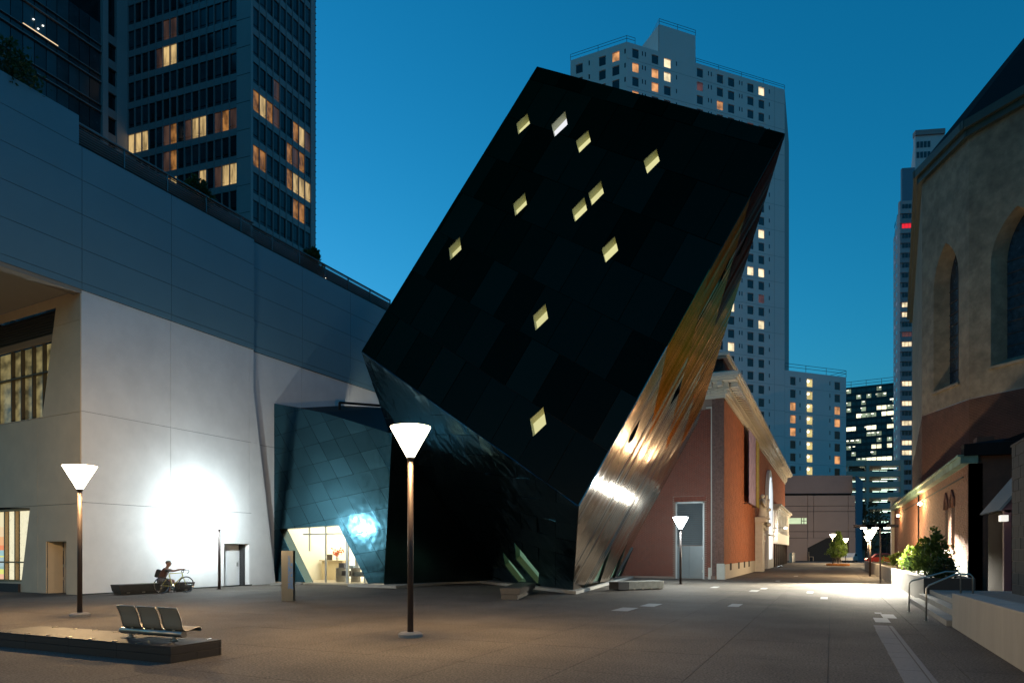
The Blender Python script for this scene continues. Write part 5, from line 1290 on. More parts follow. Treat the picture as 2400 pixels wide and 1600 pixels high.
struct(ter.build('steps', m_conc, bevel=.01))
rw = MB(); rb = gd(2233, 1469); rx = 2.44; h1 = EYE+(1291-1389)/F*15.3; h2 = EYE+(1291-1428)/F*9.48
rw.prism([(rx, rb.y, 0), (rx, 3.0, 0), (rx, 3.0, h2+.06), (rx, rb.y, h1)], (.48, 0, 0))
tag(rw.build('retaining_wall', m_conc, bevel=.012), 'board-marked concrete retaining wall in the right foreground', 'wall')
m_ss = mat('stainless', (.46, .42, .36), .38, 1.0, var=.05)
def handrail(px0, yk, topz, xend, zend, lab):
    t = thing('handrail', lab, 'handrail', (px0, yk, 0), group='handrails on the steps')
    b = MB(); b.tube([(px0, yk, 0), (px0, yk, topz-.08), (px0+.06, yk, topz)]+[(xend-.35, yk, zend), (xend-.06, yk, zend), (xend, yk, zend-.07), (xend, yk, .42)], .022, 8); b.build('tube', m_ss, t, smooth=True)
    b = MB(); b.lathe((px0, yk, 0), [(.05, 0), (.05, .012)], 12); b.lathe((xend, yk, .42), [(.05, 0), (.05, .012)], 12); b.build('base_plate', m_ss, t)
r1 = gd(2171, 1454); handrail(r1.x, r1.y, .87, 3.05, 1.15, 'nearer bent steel tube handrail on the steps in front of the retaining wall end')
r2 = gd(2131, 1433); handrail(r2.x, r2.y, .87, 3.19, 1.14, 'farther bent steel tube handrail on the steps by the dark planter end')
hd = tag(crown([(0, .35), (.35, .62), (.62, .4), (.75, .1)], 3500, .09, 'hedge', m_leaf_d, None, Vector((4.0, 12.6, .5)), seed=21), 'dark low hedge behind the concrete retaining wall at the right edge', 'hedge')
# conifers in the planter
def conifer(t, base, h, r, ml, n, seed, leaf=.11, taper=1.0):
    crown([(.15*h, r*.75), (.35*h, r), (.6*h, r*.72), (.85*h, r*.38), (1.0*h, .04)], n, leaf, 'crown', ml, t, base, up=.8, seed=seed)
    b = MB(); b.tube([base, base+Vector((.02, 0, h*.5)), base+Vector((0, .02, h*.92))], [.045, .03, .008], 6)
    rn = random.Random(seed)
    for k in range(14):
        z = h*rn.uniform(.15, .8); a = rn.uniform(0, 6.28); L = r*(1-z/h)*.9; b.tube([base+Vector((0, 0, z)), base+Vector((L*math.cos(a), L*math.sin(a), z+L*.5))], [.012, .004], 4)
    b.build('trunk', m_bark, t)
pts = [(2192, 1234, 29.5, .50, m_leaf, 'tallest dark conifer at the near end of the white planter', 2600), (2153, 1246, 33.0, .42, m_leaf_lit, 'slim bright yellow-green conifer in the planter, lamplight put into its leaf colour', 2200), (2172, 1262, 30.5, .55, m_leaf, 'mid-green bushy conifer between the bright one and the tallest one', 2200),
       (2122, 1280, 38, .55, m_leaf, 'low dull green conifer left of the bright yellow-green one', 1600), (2096, 1292, 48, .7, m_leaf, 'farthest small conifer in the planter near the glare', 1200), (2138, 1290, 34.5, .5, m_leaf_d, 'short dark shrub at the foot of the bright conifer', 1500), (2215, 1300, 27.6, .45, m_leaf_d, 'low dark shrub spilling over the near planter end', 1500)]
for k, (px, py, Y, r, ml, lb, n) in enumerate(pts):
    x = PX+.72; v = Vector((x, Y, 0)); d = v.x*-SA+v.y*CA; top = EYE+(1291-py)/F*d; base = Vector((x+random.uniform(-.15, .15), Y, ZPL-.12))
    t = thing('conifer', lb, 'conifer', base, group='conifers in the planter'); conifer(t, base, top-base.z, r, ml, n, 30+k)
# young tree with flower ring in the lane
tb = gd(1964, 1325); t = thing('young_tree', 'young green tree with stakes in a ring of orange flowers in the lane', 'tree', tb)
d_ = (tb.x*-SA+tb.y*CA); topz = EYE+(1291-1244)/F*d_
crown([(1.05, .9), (1.6, 1.05), (2.4, .8), (3.2, .45), (topz, .1)], 4500, .16, 'crown', leafmat('tree_leaf', (.09, .14, .03)), t, tb, up=.7, seed=77)
b = MB(); b.tube([tb, tb+Vector((.03, 0, 1.6)), tb+Vector((0, 0, topz*.9))], [.06, .05, .015], 8); b.build('trunk', m_bark, t)
for k in range(6):
    a = k*1.05; b = MB(); s = tb+Vector((.5*math.cos(a), .5*math.sin(a), 0)); b.tube([s, tb+Vector((.18*math.cos(a), .18*math.sin(a), 1.15))], .022, 5); b.build('stake', mat('stake_wood', (.35, .27, .18), .7, var=.1), t)
b = MB()
for k in range(900):
    a = random.uniform(0, 6.28); r = 1.15*math.sqrt(random.random()); c = tb+Vector((r*math.cos(a)*1.1, r*math.sin(a), random.uniform(.02, .22)))
    b.box(c, (.035, .035, .02), Vector((random.gauss(0, 1), random.gauss(0, 1), .5)).normalized(), Vector((random.gauss(0, 1), random.gauss(0, 1), 0)).normalized())
o = b.build('flower_bed', mat('flowers_orange', (.45, .16, .02), .7, var=.5, vs=9)); o['label'] = 'ring of orange and yellow flowers round the young tree'; o['category'] = 'flower bed'; o['kind'] = 'stuff'
# ---------------------------------------------------------------- street lamps
m_pole = mat('bronze_pole', (.05, .034, .028), .5, .2, var=.08); m_foot = mat('lamp_footing', (.3, .27, .23), .8, var=.15)
LAMPH = 4.1
def shade_mat(nm, c, s): return mat(nm, (.8, .8, .8), .4, var=0, emit=c, es=s)
def glow_glass(nm, c, s):
    m = mat(nm, (.8, .8, .8), .4, var=0); n = m.node_tree; out = n.nodes['Material Output']
    e = n.nodes.new('ShaderNodeEmission'); e.inputs[0].default_value = (*c, 1); e.inputs[1].default_value = s
    t = n.nodes.new('ShaderNodeBsdfTransparent'); t.inputs[0].default_value = (.9, .9, .9, 1)
    a = n.nodes.new('ShaderNodeAddShader'); n.links.new(e.outputs[0], a.inputs[0]); n.links.new(t.outputs[0], a.inputs[1]); n.links.new(a.outputs[0], out.inputs[0]); return m
m_cap = mat('lamp_cap', (.5, .45, .4), .5, .3, var=0)
def lamp(x, y, h, lab, sm, lc, watt, grp='cone street lamps on the plaza', foot=True, sc=1.0, cap=False):
    t = thing('street_lamp', lab, 'street lamp', (x, y, 0), group=grp); c = Vector((x, y, 0)); hs = .60*sc
    b = MB(); b.lathe(c, [(.062*sc, 0), (.055*sc, h-hs)], 16); b.build('pole', m_pole, t, smooth=True)
    if foot: b = MB(); b.lathe(c, [(.24, 0), (.24, .06), (.20, .09), (.08, .10)], 20); b.build('footing', m_foot, t)
    else: b = MB(); b.lathe(c, [(.12, 0), (.11, .02)], 16); b.build('footing', m_pole, t)
    b = MB(); b.lathe(c, [(.058*sc, h-hs-.05), (.075*sc, h-hs-.04), (.075*sc, h-hs)], 16); b.build('collar', m_pole, t)
    b = MB(); b.lathe(c, [(.07*sc, h-hs), (.385*sc, h-.03), (.40*sc, h)], 28, caps=False)
    b.build('lamp_shade', sm, t, smooth=True)
    b = MB(); b.lathe(c, [(.40*sc, h+.002), (.25*sc, h+.03*sc), (.02, h+.045*sc)], 28, caps=False); b.build('lamp_top', m_cap if cap else sm, t)
    b = MB(); b.lathe(c, [(.05*sc, h-hs+.005), (.062*sc, h-hs+.02), (.085*sc, h-hs+.10), (.02, h-hs+.10)], 14); b.build('inner_cup', m_cap, t)
    L = bpy.data.lights.new('lamp_light', 'POINT'); L.energy = watt; L.color = lc; L.shadow_soft_size = .1
    o = bpy.data.objects.new('lamp_light', L); C.objects.link(o); o.parent = t; o.location = (0, 0, h-(.20 if cap else .27))
    return t
m_sh_w = glow_glass('shade_warm', (1, .88, .62), 7); m_sh_c = glow_glass('shade_cool', (.85, .97, 1), 9)
WARM = (1, .65, .31); COOL = (.80, .95, 1)
g_ = gd(187, 1443); lamp(g_.x, g_.y, EYE+(1291-1092)/F*17.9, 'cone-topped lamp post at the left in front of the warm-lit wall corner', m_sh_w, WARM, 1400, cap=True)
g_ = gd(962, 1491); lamp(g_.x, g_.y, EYE+(1291-1001)/F*13.6, 'tall cone-topped lamp post in the middle of the plaza, nearest of all', m_sh_w, WARM, 1400, cap=True)
g_ = gd(514, 1380); lamp(g_.x, g_.y, 3.3, 'cool white lamp post glaring against the white wall beside its door', m_sh_c, COOL, 820, foot=False)
g_ = gd(1595, 1368); lamp(g_.x, g_.y, 3.45, 'cool white lamp post in front of the grey service doors of the brick building', m_sh_c, COOL, 1200, foot=False)
g_ = gd(2049, 1350); lamp(g_.x-.25, g_.y, 3.1, 'glaring lamp post at the far end of the white planter', m_sh_w, (1, .74, .42), 2200, foot=False)
g_ = gd(2034, 1326); lamp(g_.x, g_.y, 3.4, 'smaller farther lamp post just left of the glaring one', m_sh_w, (1, .80, .52), 1500, foot=False)
for px, py, d, lb in ((1952, 1255, 92, 'small lamp post head glowing left of the young tree'), (1982, 1265, 100, 'small lamp post head glowing right of the young tree')):
    p = W((px-1200)/F*d, d, 0); lamp(p.x, p.y, EYE+(1291-py)/F*d+.2, lb, m_sh_w, (1, .75, .45), 2500, foot=False)
for x_, y_, lb in ((-17.8, -3.2, 'cone-topped lamp post outside the left of the frame, nearest the granite plinth'), (-7.4, -3.4, 'cone-topped lamp post standing outside the photo, behind the viewpoint')):
    lamp(x_, y_, 4.1, lb, m_sh_w, WARM, 420, cap=True)
# floodlight on a mast by the planter, aimed back along the lane and cut off by plates added to shape the beam
fx, fy, fz = PX-.75, 41.0, 3.0
fl_ = thing('floodlight', 'very bright floodlights on a mast beside the planter at the far right of the lane', 'floodlight', (fx, fy, 0))
b = MB(); b.tube([(fx+.3, fy+.2, 0), (fx+.3, fy+.2, fz+.05)], .045, 8); b.tube([(fx-.6, fy+.12, fz), (fx+.75, fy+.12, fz)], .03, 8); b.build('mast', m_pole, fl_)
for k in range(3):
    c = Vector((fx-.5+k*.55, fy+.05, fz)); b = MB(); b.box(c, (.17, .08, .12)); hd_ = b.build('head', m_pole, fl_)
    b = MB(); b.box(c+Vector((0, -.085, -.01)), (.15, .004, .10)); b.build('lens', mat('flood_lens', (.8, .8, .8), .3, var=0, emit=(1, .93, .72), es=14), hd_)
    b = MB(); b.box(c+Vector((0, -.35, .09)), (.5, .27, .005)); b.box(c+Vector((0, -.62, .015)), (.5, .005, .078)); b.build('added_cutoff_plate', m_pole, hd_)
for k, e_ in enumerate((9500, 9500, 9500)):
    L = bpy.data.lights.new('flood_light', 'SPOT'); L.energy = e_; L.color = (1, .94, .78); L.spot_size = R(120); L.spot_blend = .6; L.shadow_soft_size = .04
    o = bpy.data.objects.new('flood_light', L); C.objects.link(o); o.parent = fl_; o.location = (-.5+k*.55, -.1, fz+.03)
    dv = Vector((fx-1.2+k*1.0, 34, 0))-Vector((fx, fy, fz)); o.rotation_euler = dv.to_track_quat('-Z', 'Y').to_euler()
# wall lamps on the annex
for px, py, lb, e_, es_ in ((2166, 1180, 'bright starry wall lamp under the annex gutter', 520, 40), (2112, 1208, 'second wall lamp farther along the annex wall', 300, 20)):
    u_, z_ = AN.uz(px, py); c = AN.pt(u_, z_, .22)
    t = thing('wall_lamp', lb, 'wall lamp', AN.pt(u_, z_, .03), group='lamps on the annex wall')
    b = MB(); b.tube([AN.pt(u_, z_+.12, .02), AN.pt(u_, z_+.12, .25)], .03, 6); b.build('bracket', m_pole, t)
    b = MB(); b.lathe(c, [(.03, -.1), (.1, -.06), (.11, .06), (.03, .12)], 12); b.build('bulb', shade_mat('sconce%d' % px, (1, .75, .42), es_), t)
    L = bpy.data.lights.new('lamp_light', 'POINT'); L.energy = e_; L.color = (1, .62, .28); L.shadow_soft_size = .1
    o = bpy.data.objects.new('lamp_light', L); C.objects.link(o); o.parent = t; o.location = AN.pt(u_, z_, .5)-Vector(t.location)
# uplights at the brick building frontage
def spot(nm, loc, tgt, e_, col, sz, par=None, rad=.15):
    L = bpy.data.lights.new(nm, 'SPOT'); L.energy = e_; L.color = col; L.spot_size = R(sz); L.spot_blend = .6; L.shadow_soft_size = rad
    o = bpy.data.objects.new(nm, L); C.objects.link(o); loc = Vector(loc)
    if par: o.parent = par; o.location = loc-rootloc(par)
    else: o.location = loc
    dv = Vector(tgt)-loc; o.rotation_euler = dv.to_track_quat('-Z', 'Y').to_euler(); return o
for px, lb in ((1801, 'ground uplight left of the lit arch window'), (1808, 'ground uplight right of the lit arch window')):
    u_ = BR.u(px); c = BR.pt(u_, 0, 1.0)
    t = thing('uplight', lb, 'uplight', c, group='uplights at the arch window')
    b = MB(); b.lathe(c, [(.16, 0), (.16, .12), (.1, .16)], 12); b.build('housing', m_pole, t)
    b = MB(); b.lathe(c+Vector((0, 0, .165)), [(.01, 0), (.1, .001)], 12); b.build('lens', shade_mat('uplens', (.85, .95, 1), 12), t)
    spot('up_light', c+Vector((0, 0, .2)), BR.pt(u_-2, 8, .0), 900, (.85, .95, 1), 50, t)
# spotlight above the columned bay
c = BR.pt(BR.u(1808)+.3, BR.z(1808, 1237), 1.4); t = thing('bay_lamp', 'small lamp on a bracket shining on the white columned bay', 'wall lamp', c)
b = MB(); b.lathe(c, [(.03, -.12), (.14, -.05), (.14, .05), (.03, .1)], 10); b.build('bulb', shade_mat('bay_bulb', (1, .95, .8), 20), t)
spot('bay_light', c+Vector((0, 0, -.05)), BR.pt(BR.u(1822), BR.z(1811, 1235), 0), 1500, (1, .93, .78), 120, t)
# ---------------------------------------------------------------- black granite plinth with steel seats
m_gran = mat('black_granite', (.020, .015, .012), .62, var=.4, vs=60, bump=.1, bs=200); m_grj = mat('granite_joint', (.10, .085, .07), .8, var=0)
px0, px1, py0, py1, ph = -13.86, -9.07, 7.17, 8.12, .255
pt_ = thing('granite_plinth', 'long low black granite plinth in the left foreground', 'plinth', (px1, py0, 0))
b = MB(); b.bb(px0+.02, px1-.02, py0+.02, py1-.02, 0, ph-.01); b.build('core', m_grj, pt_)
n_ = 0
for j, (z0, z1) in enumerate(((0.002, .122), (.128, ph-.03))):
    x = px1; k = 0; Ls = [1.25, 1.2, 1.2, 1.14] if j else [1.0+.25, 1.2, 1.2, 1.14]
    for L in Ls:
        b = MB(); b.bb(x-L+.004, x, py0, py0+.04, z0, z1); b.build('stone_block', m_gran, pt_, bevel=.003)
        b = MB(); b.bb(x-L+.004, x, py1-.04, py1, z0, z1); b.build('stone_block', m_gran, pt_); x -= L
    ys = [py0+.041, py0+.48, py1-.041] if not j else [py0+.041, py1-.041]
    for a, c in zip(ys, ys[1:]):
        b = MB(); b.bb(px1-.04, px1, a, c-.004, z0, z1); b.build('stone_block', m_gran, pt_, bevel=.003)
        b = MB(); b.bb(px0, px0+.04, a, c-.004, z0, z1); b.build('stone_block', m_gran, pt_)
x = px1
for L in [1.25, 1.2, 1.2, 1.14]:
    b = MB(); b.bb(x-L+.004, x+.0, py0-.0, py1, ph-.028, ph); b.build('top_slab', m_gran, pt_, bevel=.003); x -= L
for k in range(8):
    for yy in (py0+.06, py1-.06):
        if yy < 7.5 and 2 <= k <= 2: pass
        b = MB(); xx = px1-.22-k*.58; b.box((xx, yy, ph+.006), (.012, .05, .006)); b.build('skate_stop', m_ss, pt_)
st = thing('seat_row', 'row of three curved perforated steel seats on a round beam on the granite plinth', 'seats', (-10.2, 7.7, ph))
zb = ph+.11
b = MB(); b.tube([(-10.93, 7.7, zb), (-9.44, 7.7, zb)], .055, 18); b.build('beam', m_ss, st, smooth=True)
b = MB(); b.tube([(-9.44, 7.7, zb), (-9.43, 7.7, zb)], .057, 18)
b.build('beam_cap', m_ss, st)
for xx in (-10.7, -9.65): b = MB(); b.lathe((xx, 7.7, ph), [(.07, 0), (.07, .01), (.035, .015), (.035, .1)], 12); b.build('support', m_ss, st)
m_perf = mat('perforated_steel', (.42, .36, .27), .5, .35, var=.05); nn_ = m_perf.node_tree; pp_ = nn_.nodes['Principled BSDF']
for k in range(3):
    xc = -10.62+k*.5; hw_ = .215
    prof = [(-.14, .54), (-.13, .51), (-.09, .43), (-.06, .34), (-.045, .26), (-.02, .195), (.02, .165), (.08, .165), (.16, .185), (.25, .205), (.30, .205), (.325, .185), (.325, .145)]
    b = MB(); nP = len(prof); T_ = .004
    L_ = [Vector((xc-hw_, 7.68+y_, ph+z_)) for y_, z_ in prof]; R_ = [Vector((xc+hw_, 7.68+y_, ph+z_)) for y_, z_ in prof]
    b.add(L_+R_, [(i, i+1, nP+i+1, nP+i) for i in range(nP-1)]); se = b.build('seat_shell', m_perf, st, smooth=True)
    b = MB(); b.tube(L_+[], .012, 6); b.tube(R_, .012, 6); b.tube([L_[0], R_[0]], .012, 6); b.tube([L_[-1], R_[-1]], .012, 6); b.build('seat_edge', m_ss, st, smooth=True)
    b = MB(); b.bb(xc-.03, xc+.03, 7.66, 7.74, zb+.04, ph+.18); b.build('seat_bracket', m_ss, st)
# ---------------------------------------------------------------- benches
m_bw = mat('bench_granite', (.07, .065, .06), .45, var=.3, vs=20); m_bl = mat('bench_pale', (.34, .33, .27), .7, var=.25, vs=6, bump=.2, bs=50)
def wedge_bench(o, dv, L, w0, h, lab, m1, m2, skew=.1, flip=1):
    t = thing('stone_bench', lab, 'bench', o); dv = dv.normalized(); sd_ = Vector((-dv.y, dv.x, 0))*flip
    sec = [(0.0, 0), (0.0+skew*.5, h*.0), (w0*.86, 0), (w0, h), (0, h)]
    low = [(w0*.10, 0), (w0*.86, 0), (w0*.93, h*.45), (0.0+w0*.10, h*.45)]; top = [(0, h*.45+.006), (w0*.93, h*.45+.006), (w0, h), (-skew*.3, h)]
    for nm, s_, m_ in (('lower_block', low, m1), ('upper_block', top, m1)):
        b = MB(); b.prism([o+sd_*x+Vector((0, 0, z)) for x, z in s_], dv*L); b.build(nm, m_, t, bevel=.01)
    b = MB(); b.prism([o+sd_*x+Vector((0, 0, z)) for x, z in [(.02, h+.001), (w0-.02, h+.001), (w0-.02, h+.018), (.02, h+.018)]], dv*L); b.build('top_slab', m2, t)
    for k in range(3): b = MB(); b.box(o+dv*(.4+k*(L-.8)/2)+sd_*(w0*.97)+Vector((0, 0, h*.12)), (.06, .012, .03), dv, sd_); b.build('skate_stop', m_ss, t)
    return t
o1 = gd(1218, 1405); e1 = gd(1254, 1388); wedge_bench(o1, (e1-o1), (e1-o1).length, .72, .39, 'wedge-shaped stone bench in front of the foot of the tilted cube', m_bw, m_bw, flip=1)
o2 = gd(1474, 1383); e2 = gd(1556, 1380)
t = thing('stone_bench', 'pale concrete bench with a dark end beside the museum kerb near the brick building', 'bench', o2)
dv = (e2-o2).normalized(); sd_ = Vector((-dv.y, dv.x, 0))
b = MB(); b.box(o2+(e2-o2)*.5+sd_*.35+Vector((0, 0, .21)), ((e2-o2).length/2, .35, .17), dv, sd_); b.build('body', m_bl, t, bevel=.015)
b = MB(); b.box(o2+(e2-o2)*.5+sd_*.35+Vector((0, 0, .02)), ((e2-o2).length/2-.08, .29, .02), dv, sd_); b.build('foot', m_bw, t)
b = MB(); b.box(o2-dv*.3+sd_*.3+Vector((0, 0, .205)), (.295, .33, .17), dv, sd_); b.build('dark_end', m_conc_d, t, bevel=.01)
for k in range(4): b = MB(); b.box(o2+(e2-o2)*(.15+.24*k)+sd_*-.01+Vector((0, 0, .06)), (.05, .01, .03), dv, sd_); b.build('skate_stop', m_ss, t)
o3 = gd(283, 1394); e3 = gd(452, 1385); dv = (e3-o3).normalized(); sd_ = Vector((-dv.y, dv.x, 0)); L = (e3-o3).length
t = thing('long_bench', 'long dark stone bench at the foot of the white wall, a cyclist sitting on it', 'bench', o3)
b = MB()
def trap(z0, z1, f0, f1, y0=0, y1=.6):
    q_ = [o3+dv*(-f0)+sd_*y0, o3+dv*(L+f0)+sd_*y0, o3+dv*(L+f0)+sd_*y1, o3+dv*(-f0)+sd_*y1]; p_ = [o3+dv*(-f1)+sd_*(y0-.03), o3+dv*(L+f1)+sd_*(y0-.03), o3+dv*(L+f1)+sd_*y1, o3+dv*(-f1)+sd_*y1]
    b.add([v+Vector((0, 0, z0)) for v in q_]+[v+Vector((0, 0, z1)) for v in p_], [(3, 2, 1, 0), (4, 5, 6, 7), (0, 1, 5, 4), (1, 2, 6, 5), (2, 3, 7, 6), (3, 0, 4, 7)])
m_lb = mat('bench_dark', (.045, .045, .042), .5, var=.25, vs=9)
trap(.13, .40, .02, .09); b.build('upper_block', m_lb, t, bevel=.008)
b = MB(); trap(0, .126, -.05, -.02, .04, .6); b.build('lower_block', m_lb, t)
b = MB()
for k in range(5): b.box(o3+dv*(L*(.1+.2*k))+sd_*.01+Vector((0, 0, .08)), (.06, .012, .02), dv, sd_)
b.build('skate_stops', m_ss, t)
BENCH = (o3, dv, sd_, L)
# ---------------------------------------------------------------- steel sign pylon
pb = gd(673, 1408); ry = thing('sign_pylon', 'brushed steel sign pylon with rotated blue lettering near the museum doorway', 'sign', pb)
fdir = W(1, -.05); fdir.z = 0; fdir.normalize(); fn = Vector((fdir.y, -fdir.x, 0))
b = MB(); b.box(pb+Vector((0, 0, .86))-fn*.1, (.205, .10, .86), fdir, fn); b.build('pylon_body', steelmat('pylon_steel', (.27, .27, .26), .3, 0, 1.5, .25, (1, 1, .4), 0), ry, bevel=.004)
m_let = mat('letter_blue', (.02, .20, .62), .4, .1, var=0)
rot = Matrix((fdir, Vector((0, 0, 1)), -fn if False else fn)).transposed()
def lettering(s, x, z, size, m, par, ang=90):
    cu = bpy.data.curves.new('lettering', 'FONT'); cu.body = s; cu.size = size; cu.extrude = .004; cu.offset = .0008
    o = bpy.data.objects.new('lettering', cu); C.objects.link(o)
    dg = bpy.context.evaluated_depsgraph_get(); me = bpy.data.meshes.new_from_object(o.evaluated_get(dg)); bpy.data.objects.remove(o)
    me.materials.clear(); me.materials.append(m); o = bpy.data.objects.new('lettering', me); C.objects.link(o); o.parent = par
    M = Matrix((fdir, Vector((0, 0, 1)), fn)).transposed().to_4x4()
    o.matrix_local = Matrix.Translation(pb+fdir*x+fn*.004+Vector((0, 0, z))-Vector(par.location)) @ M @ Matrix.Rotation(R(ang), 4, 'Z')
    return o
lettering('THE CONTEMPORARY', .112, .42, .112, m_let, ry); lettering('JEWISH MUSEUM', .200, .42, .118, m_let, ry)
# ---------------------------------------------------------------- bicycle
w0 = gd(378, 1391); w1d = (gd(425, 1388)-w0).normalized(); 
up = Vector((0, 0, 1)); RW = .335
w0 = W((379-1200)/F*27.3, 27.3, 0); w1_ = W((425-1200)/F*27.95, 27.95, 0); fw = (w1_-w0).normalized(); WBs = 1.0; w1_ = w0+fw*WBs; sdb = Vector((-fw.y, fw.x, 0))
if sdb.dot(-w0) < 0: sdb = -sdb
bike = thing('bicycle', 'yellow-green racing bicycle with drop handlebars held by the seated cyclist', 'bicycle', w0)
m_bk = mat('bike_yellow', (.45, .42, .08), .35, .2, var=.05); m_ty = mat('bike_tyre', (.03, .025, .025), .7, var=0); m_chr = mat('chrome', (.7, .7, .7), .2, 1, var=0)
def P(x, z, s=0): return w0+fw*x+up*z+sdb*s
for k, (c, nm) in enumerate(((P(0, RW), 'rear'), (P(WBs, RW), 'front'))):
    b = MB(); b.torus(c, fw, up, RW-.012, .013); wh_ = b.build('wheel', m_ty, bike, smooth=True)
    b = MB(); b.torus(c, fw, up, RW-.035, .010); b.build('rim', m_chr, wh_, smooth=True)
    b = MB()
    for a in range(18): an_ = a*math.pi/9; b.tube([c, c+(fw*math.cos(an_)+up*math.sin(an_))*(RW-.04)], .0022, 3)
    b.tube([c-sdb*.05, c+sdb*.05], .02, 8); b.build('spoke', m_chr, wh_)
bb = P(.42, .28); sc_ = P(.29, .80); hc = P(.83, .82); hl = P(.86, .68)
b = MB()
for p, q_, r in ((bb, sc_, .017), (sc_, hc, .016), (bb, hl, .019), (hc, hl, .02), (bb, P(0, RW), .011), (P(.31, .72), P(0, RW), .009)): b.tube([p, q_], r, 8)
b.tube([hl, P(.90, .60), P(WBs, RW)], .013, 8); b.build('frame', m_bk, bike, smooth=True)
b = MB(); b.tube([hc, P(.81, .90), P(.88, .93)], .013, 8)
for s_ in (-.2, .2): b.tube([P(.88, .93, 0), P(.88, .935, s_), P(.96, .935, s_), P(1.02, .90, s_), P(1.0, .83, s_), P(.93, .80, s_)], .012, 6)
b.build('handlebar', m_ty, bike, smooth=True)
b = MB(); b.tube([sc_, P(.27, .90)], .013, 6); b.build('seat_post', m_chr, bike)
b = MB(); b.tube([P(.16, .92), P(.24, .93), P(.40, .915)], [.06, .045, .015], 8); b.build('saddle', m_ty, bike, smooth=True)
b = MB(); b.torus(bb+sdb*.04, fw, up, .085, .012, 20, 4); b.tube([bb+sdb*.03, bb+sdb*.05], .03, 10)
for k in range(5): an_ = k*1.257; b.tube([bb+sdb*.04, bb+sdb*.04+(fw*math.cos(an_)+up*math.sin(an_))*.085], .007, 4)
b.tube([bb+sdb*.06, P(.46, .12, .06)], .01, 6); b.tube([bb-sdb*.06, P(.38, .44, -.06)], .01, 6); b.build('chainset', m_chr, bike)
b = MB(); b.box(P(.46, .11, .11), (.045, .045, .01), fw, sdb); b.box(P(.38, .45, -.11), (.045, .045, .01), fw, sdb); b.build('pedal', m_ty, bike)
# ---------------------------------------------------------------- seated cyclist (behind the bicycle, on the bench)
m_skin = mat('skin', (.30, .17, .12), .5, var=.05); m_shirt = mat('shirt_brown', (.11, .055, .045), .8, var=.15, vs=12); m_short = mat('shorts_grey', (.10, .10, .11), .8, var=.1); m_hair = mat('hair_grey', (.09, .08, .075), .8, var=.1); m_shoe = mat('shoe_white', (.4, .4, .4), .6, var=0); m_bag = mat('bag_black', (.015, .016, .016), .7, var=.1)
def skin_mesh(name, verts, edges, radii, m, parent, loc, root=0, sub=2):
    me = bpy.data.meshes.new(name); me.from_pydata([tuple(v) for v in verts], edges, []); me.update()
    o = bpy.data.objects.new(name, me); C.objects.link(o)
    s_ = o.modifiers.new('skin', 'SKIN'); s_.use_smooth_shade = True
    sv = me.skin_vertices[0].data
    for i, r in enumerate(radii): sv[i].radius = (r, r) if not isinstance(r, tuple) else r; sv[i].use_root = (i == root)
    s2 = o.modifiers.new('sub', 'SUBSURF'); s2.levels = sub; s2.render_levels = sub
    dg = bpy.context.evaluated_depsgraph_get(); me2 = bpy.data.meshes.new_from_object(o.evaluated_get(dg)); bpy.data.objects.remove(o)
    me2.name = name; me2.materials.clear(); me2.materials.append(m)
    for p in me2.polygons: p.use_smooth = True
    o = bpy.data.objects.new(name, me2); C.objects.link(o)
    if parent: o.parent = parent
    return o
o3, dvb, sdb3, Lb = BENCH
sx = (w0-o3).dot(dvb)+.42
hipc = o3+dvb*sx+sdb3*.30
per = thing('person', 'seated cyclist with short grey hair, brown shirt and black backpack holding a bicycle', 'person', hipc)
f = (-sdb3*.75+dvb*.66).normalized(); f.z = 0; f.normalize(); l = Vector((-f.y, f.x, 0))   # facing, left
def Q(x, y, z): return f*x+l*y+Vector((0, 0, z))
# torso + head + arms + legs as one body
V_ = []; E2 = []; RR = []
def av(p, r, link=None):
    V_.append(p); RR.append(r)
    if link is not None: E2.append((link, len(V_)-1))
    return len(V_)-1
pel = av(Q(0, 0, .50), .135); wa = av(Q(.05, 0, .66), .125, pel); chs = av(Q(.16, 0, .86), .145, wa); nk0 = av(Q(.22, 0, 1.00), .075, chs); nk = av(Q(.25, 0, 1.06), .052, nk0)
hdv = av(Q(.29, 0, 1.115), .085, nk); hd2 = av(Q(.305, 0, 1.20), .125, hdv); hd3 = av(Q(.295, 0, 1.275), .105, hd2)
bend = {}; SG = 1 if sdb.dot(l) > 0 else -1
for s_ in (1, -1):
    sh1 = av(Q(.19, .17*s_, .95), .062, chs); tgt = P(.86, .965, .10*s_*SG)-hipc-f*.07; shp = Q(.19, .17*s_, .95); el = av((shp+tgt)/2+l*(.05*s_)-up*.07, .043, sh1); wr = av(tgt, .028, el); bend[s_] = len(V_)-1
    hp_ = av(Q(.03, .11*s_, .47), .095, pel); kn = av(Q(.45, .17*s_, .50), .062, hp_); cf = av(Q(.42, .17*s_, .34), .055, kn); an2 = av(Q(.38, .16*s_, .09), .035, cf); to = av(Q(.50, .17*s_, .045), .035, an2)
body = skin_mesh('body', V_, E2, RR, m_skin, per, hipc, 0)
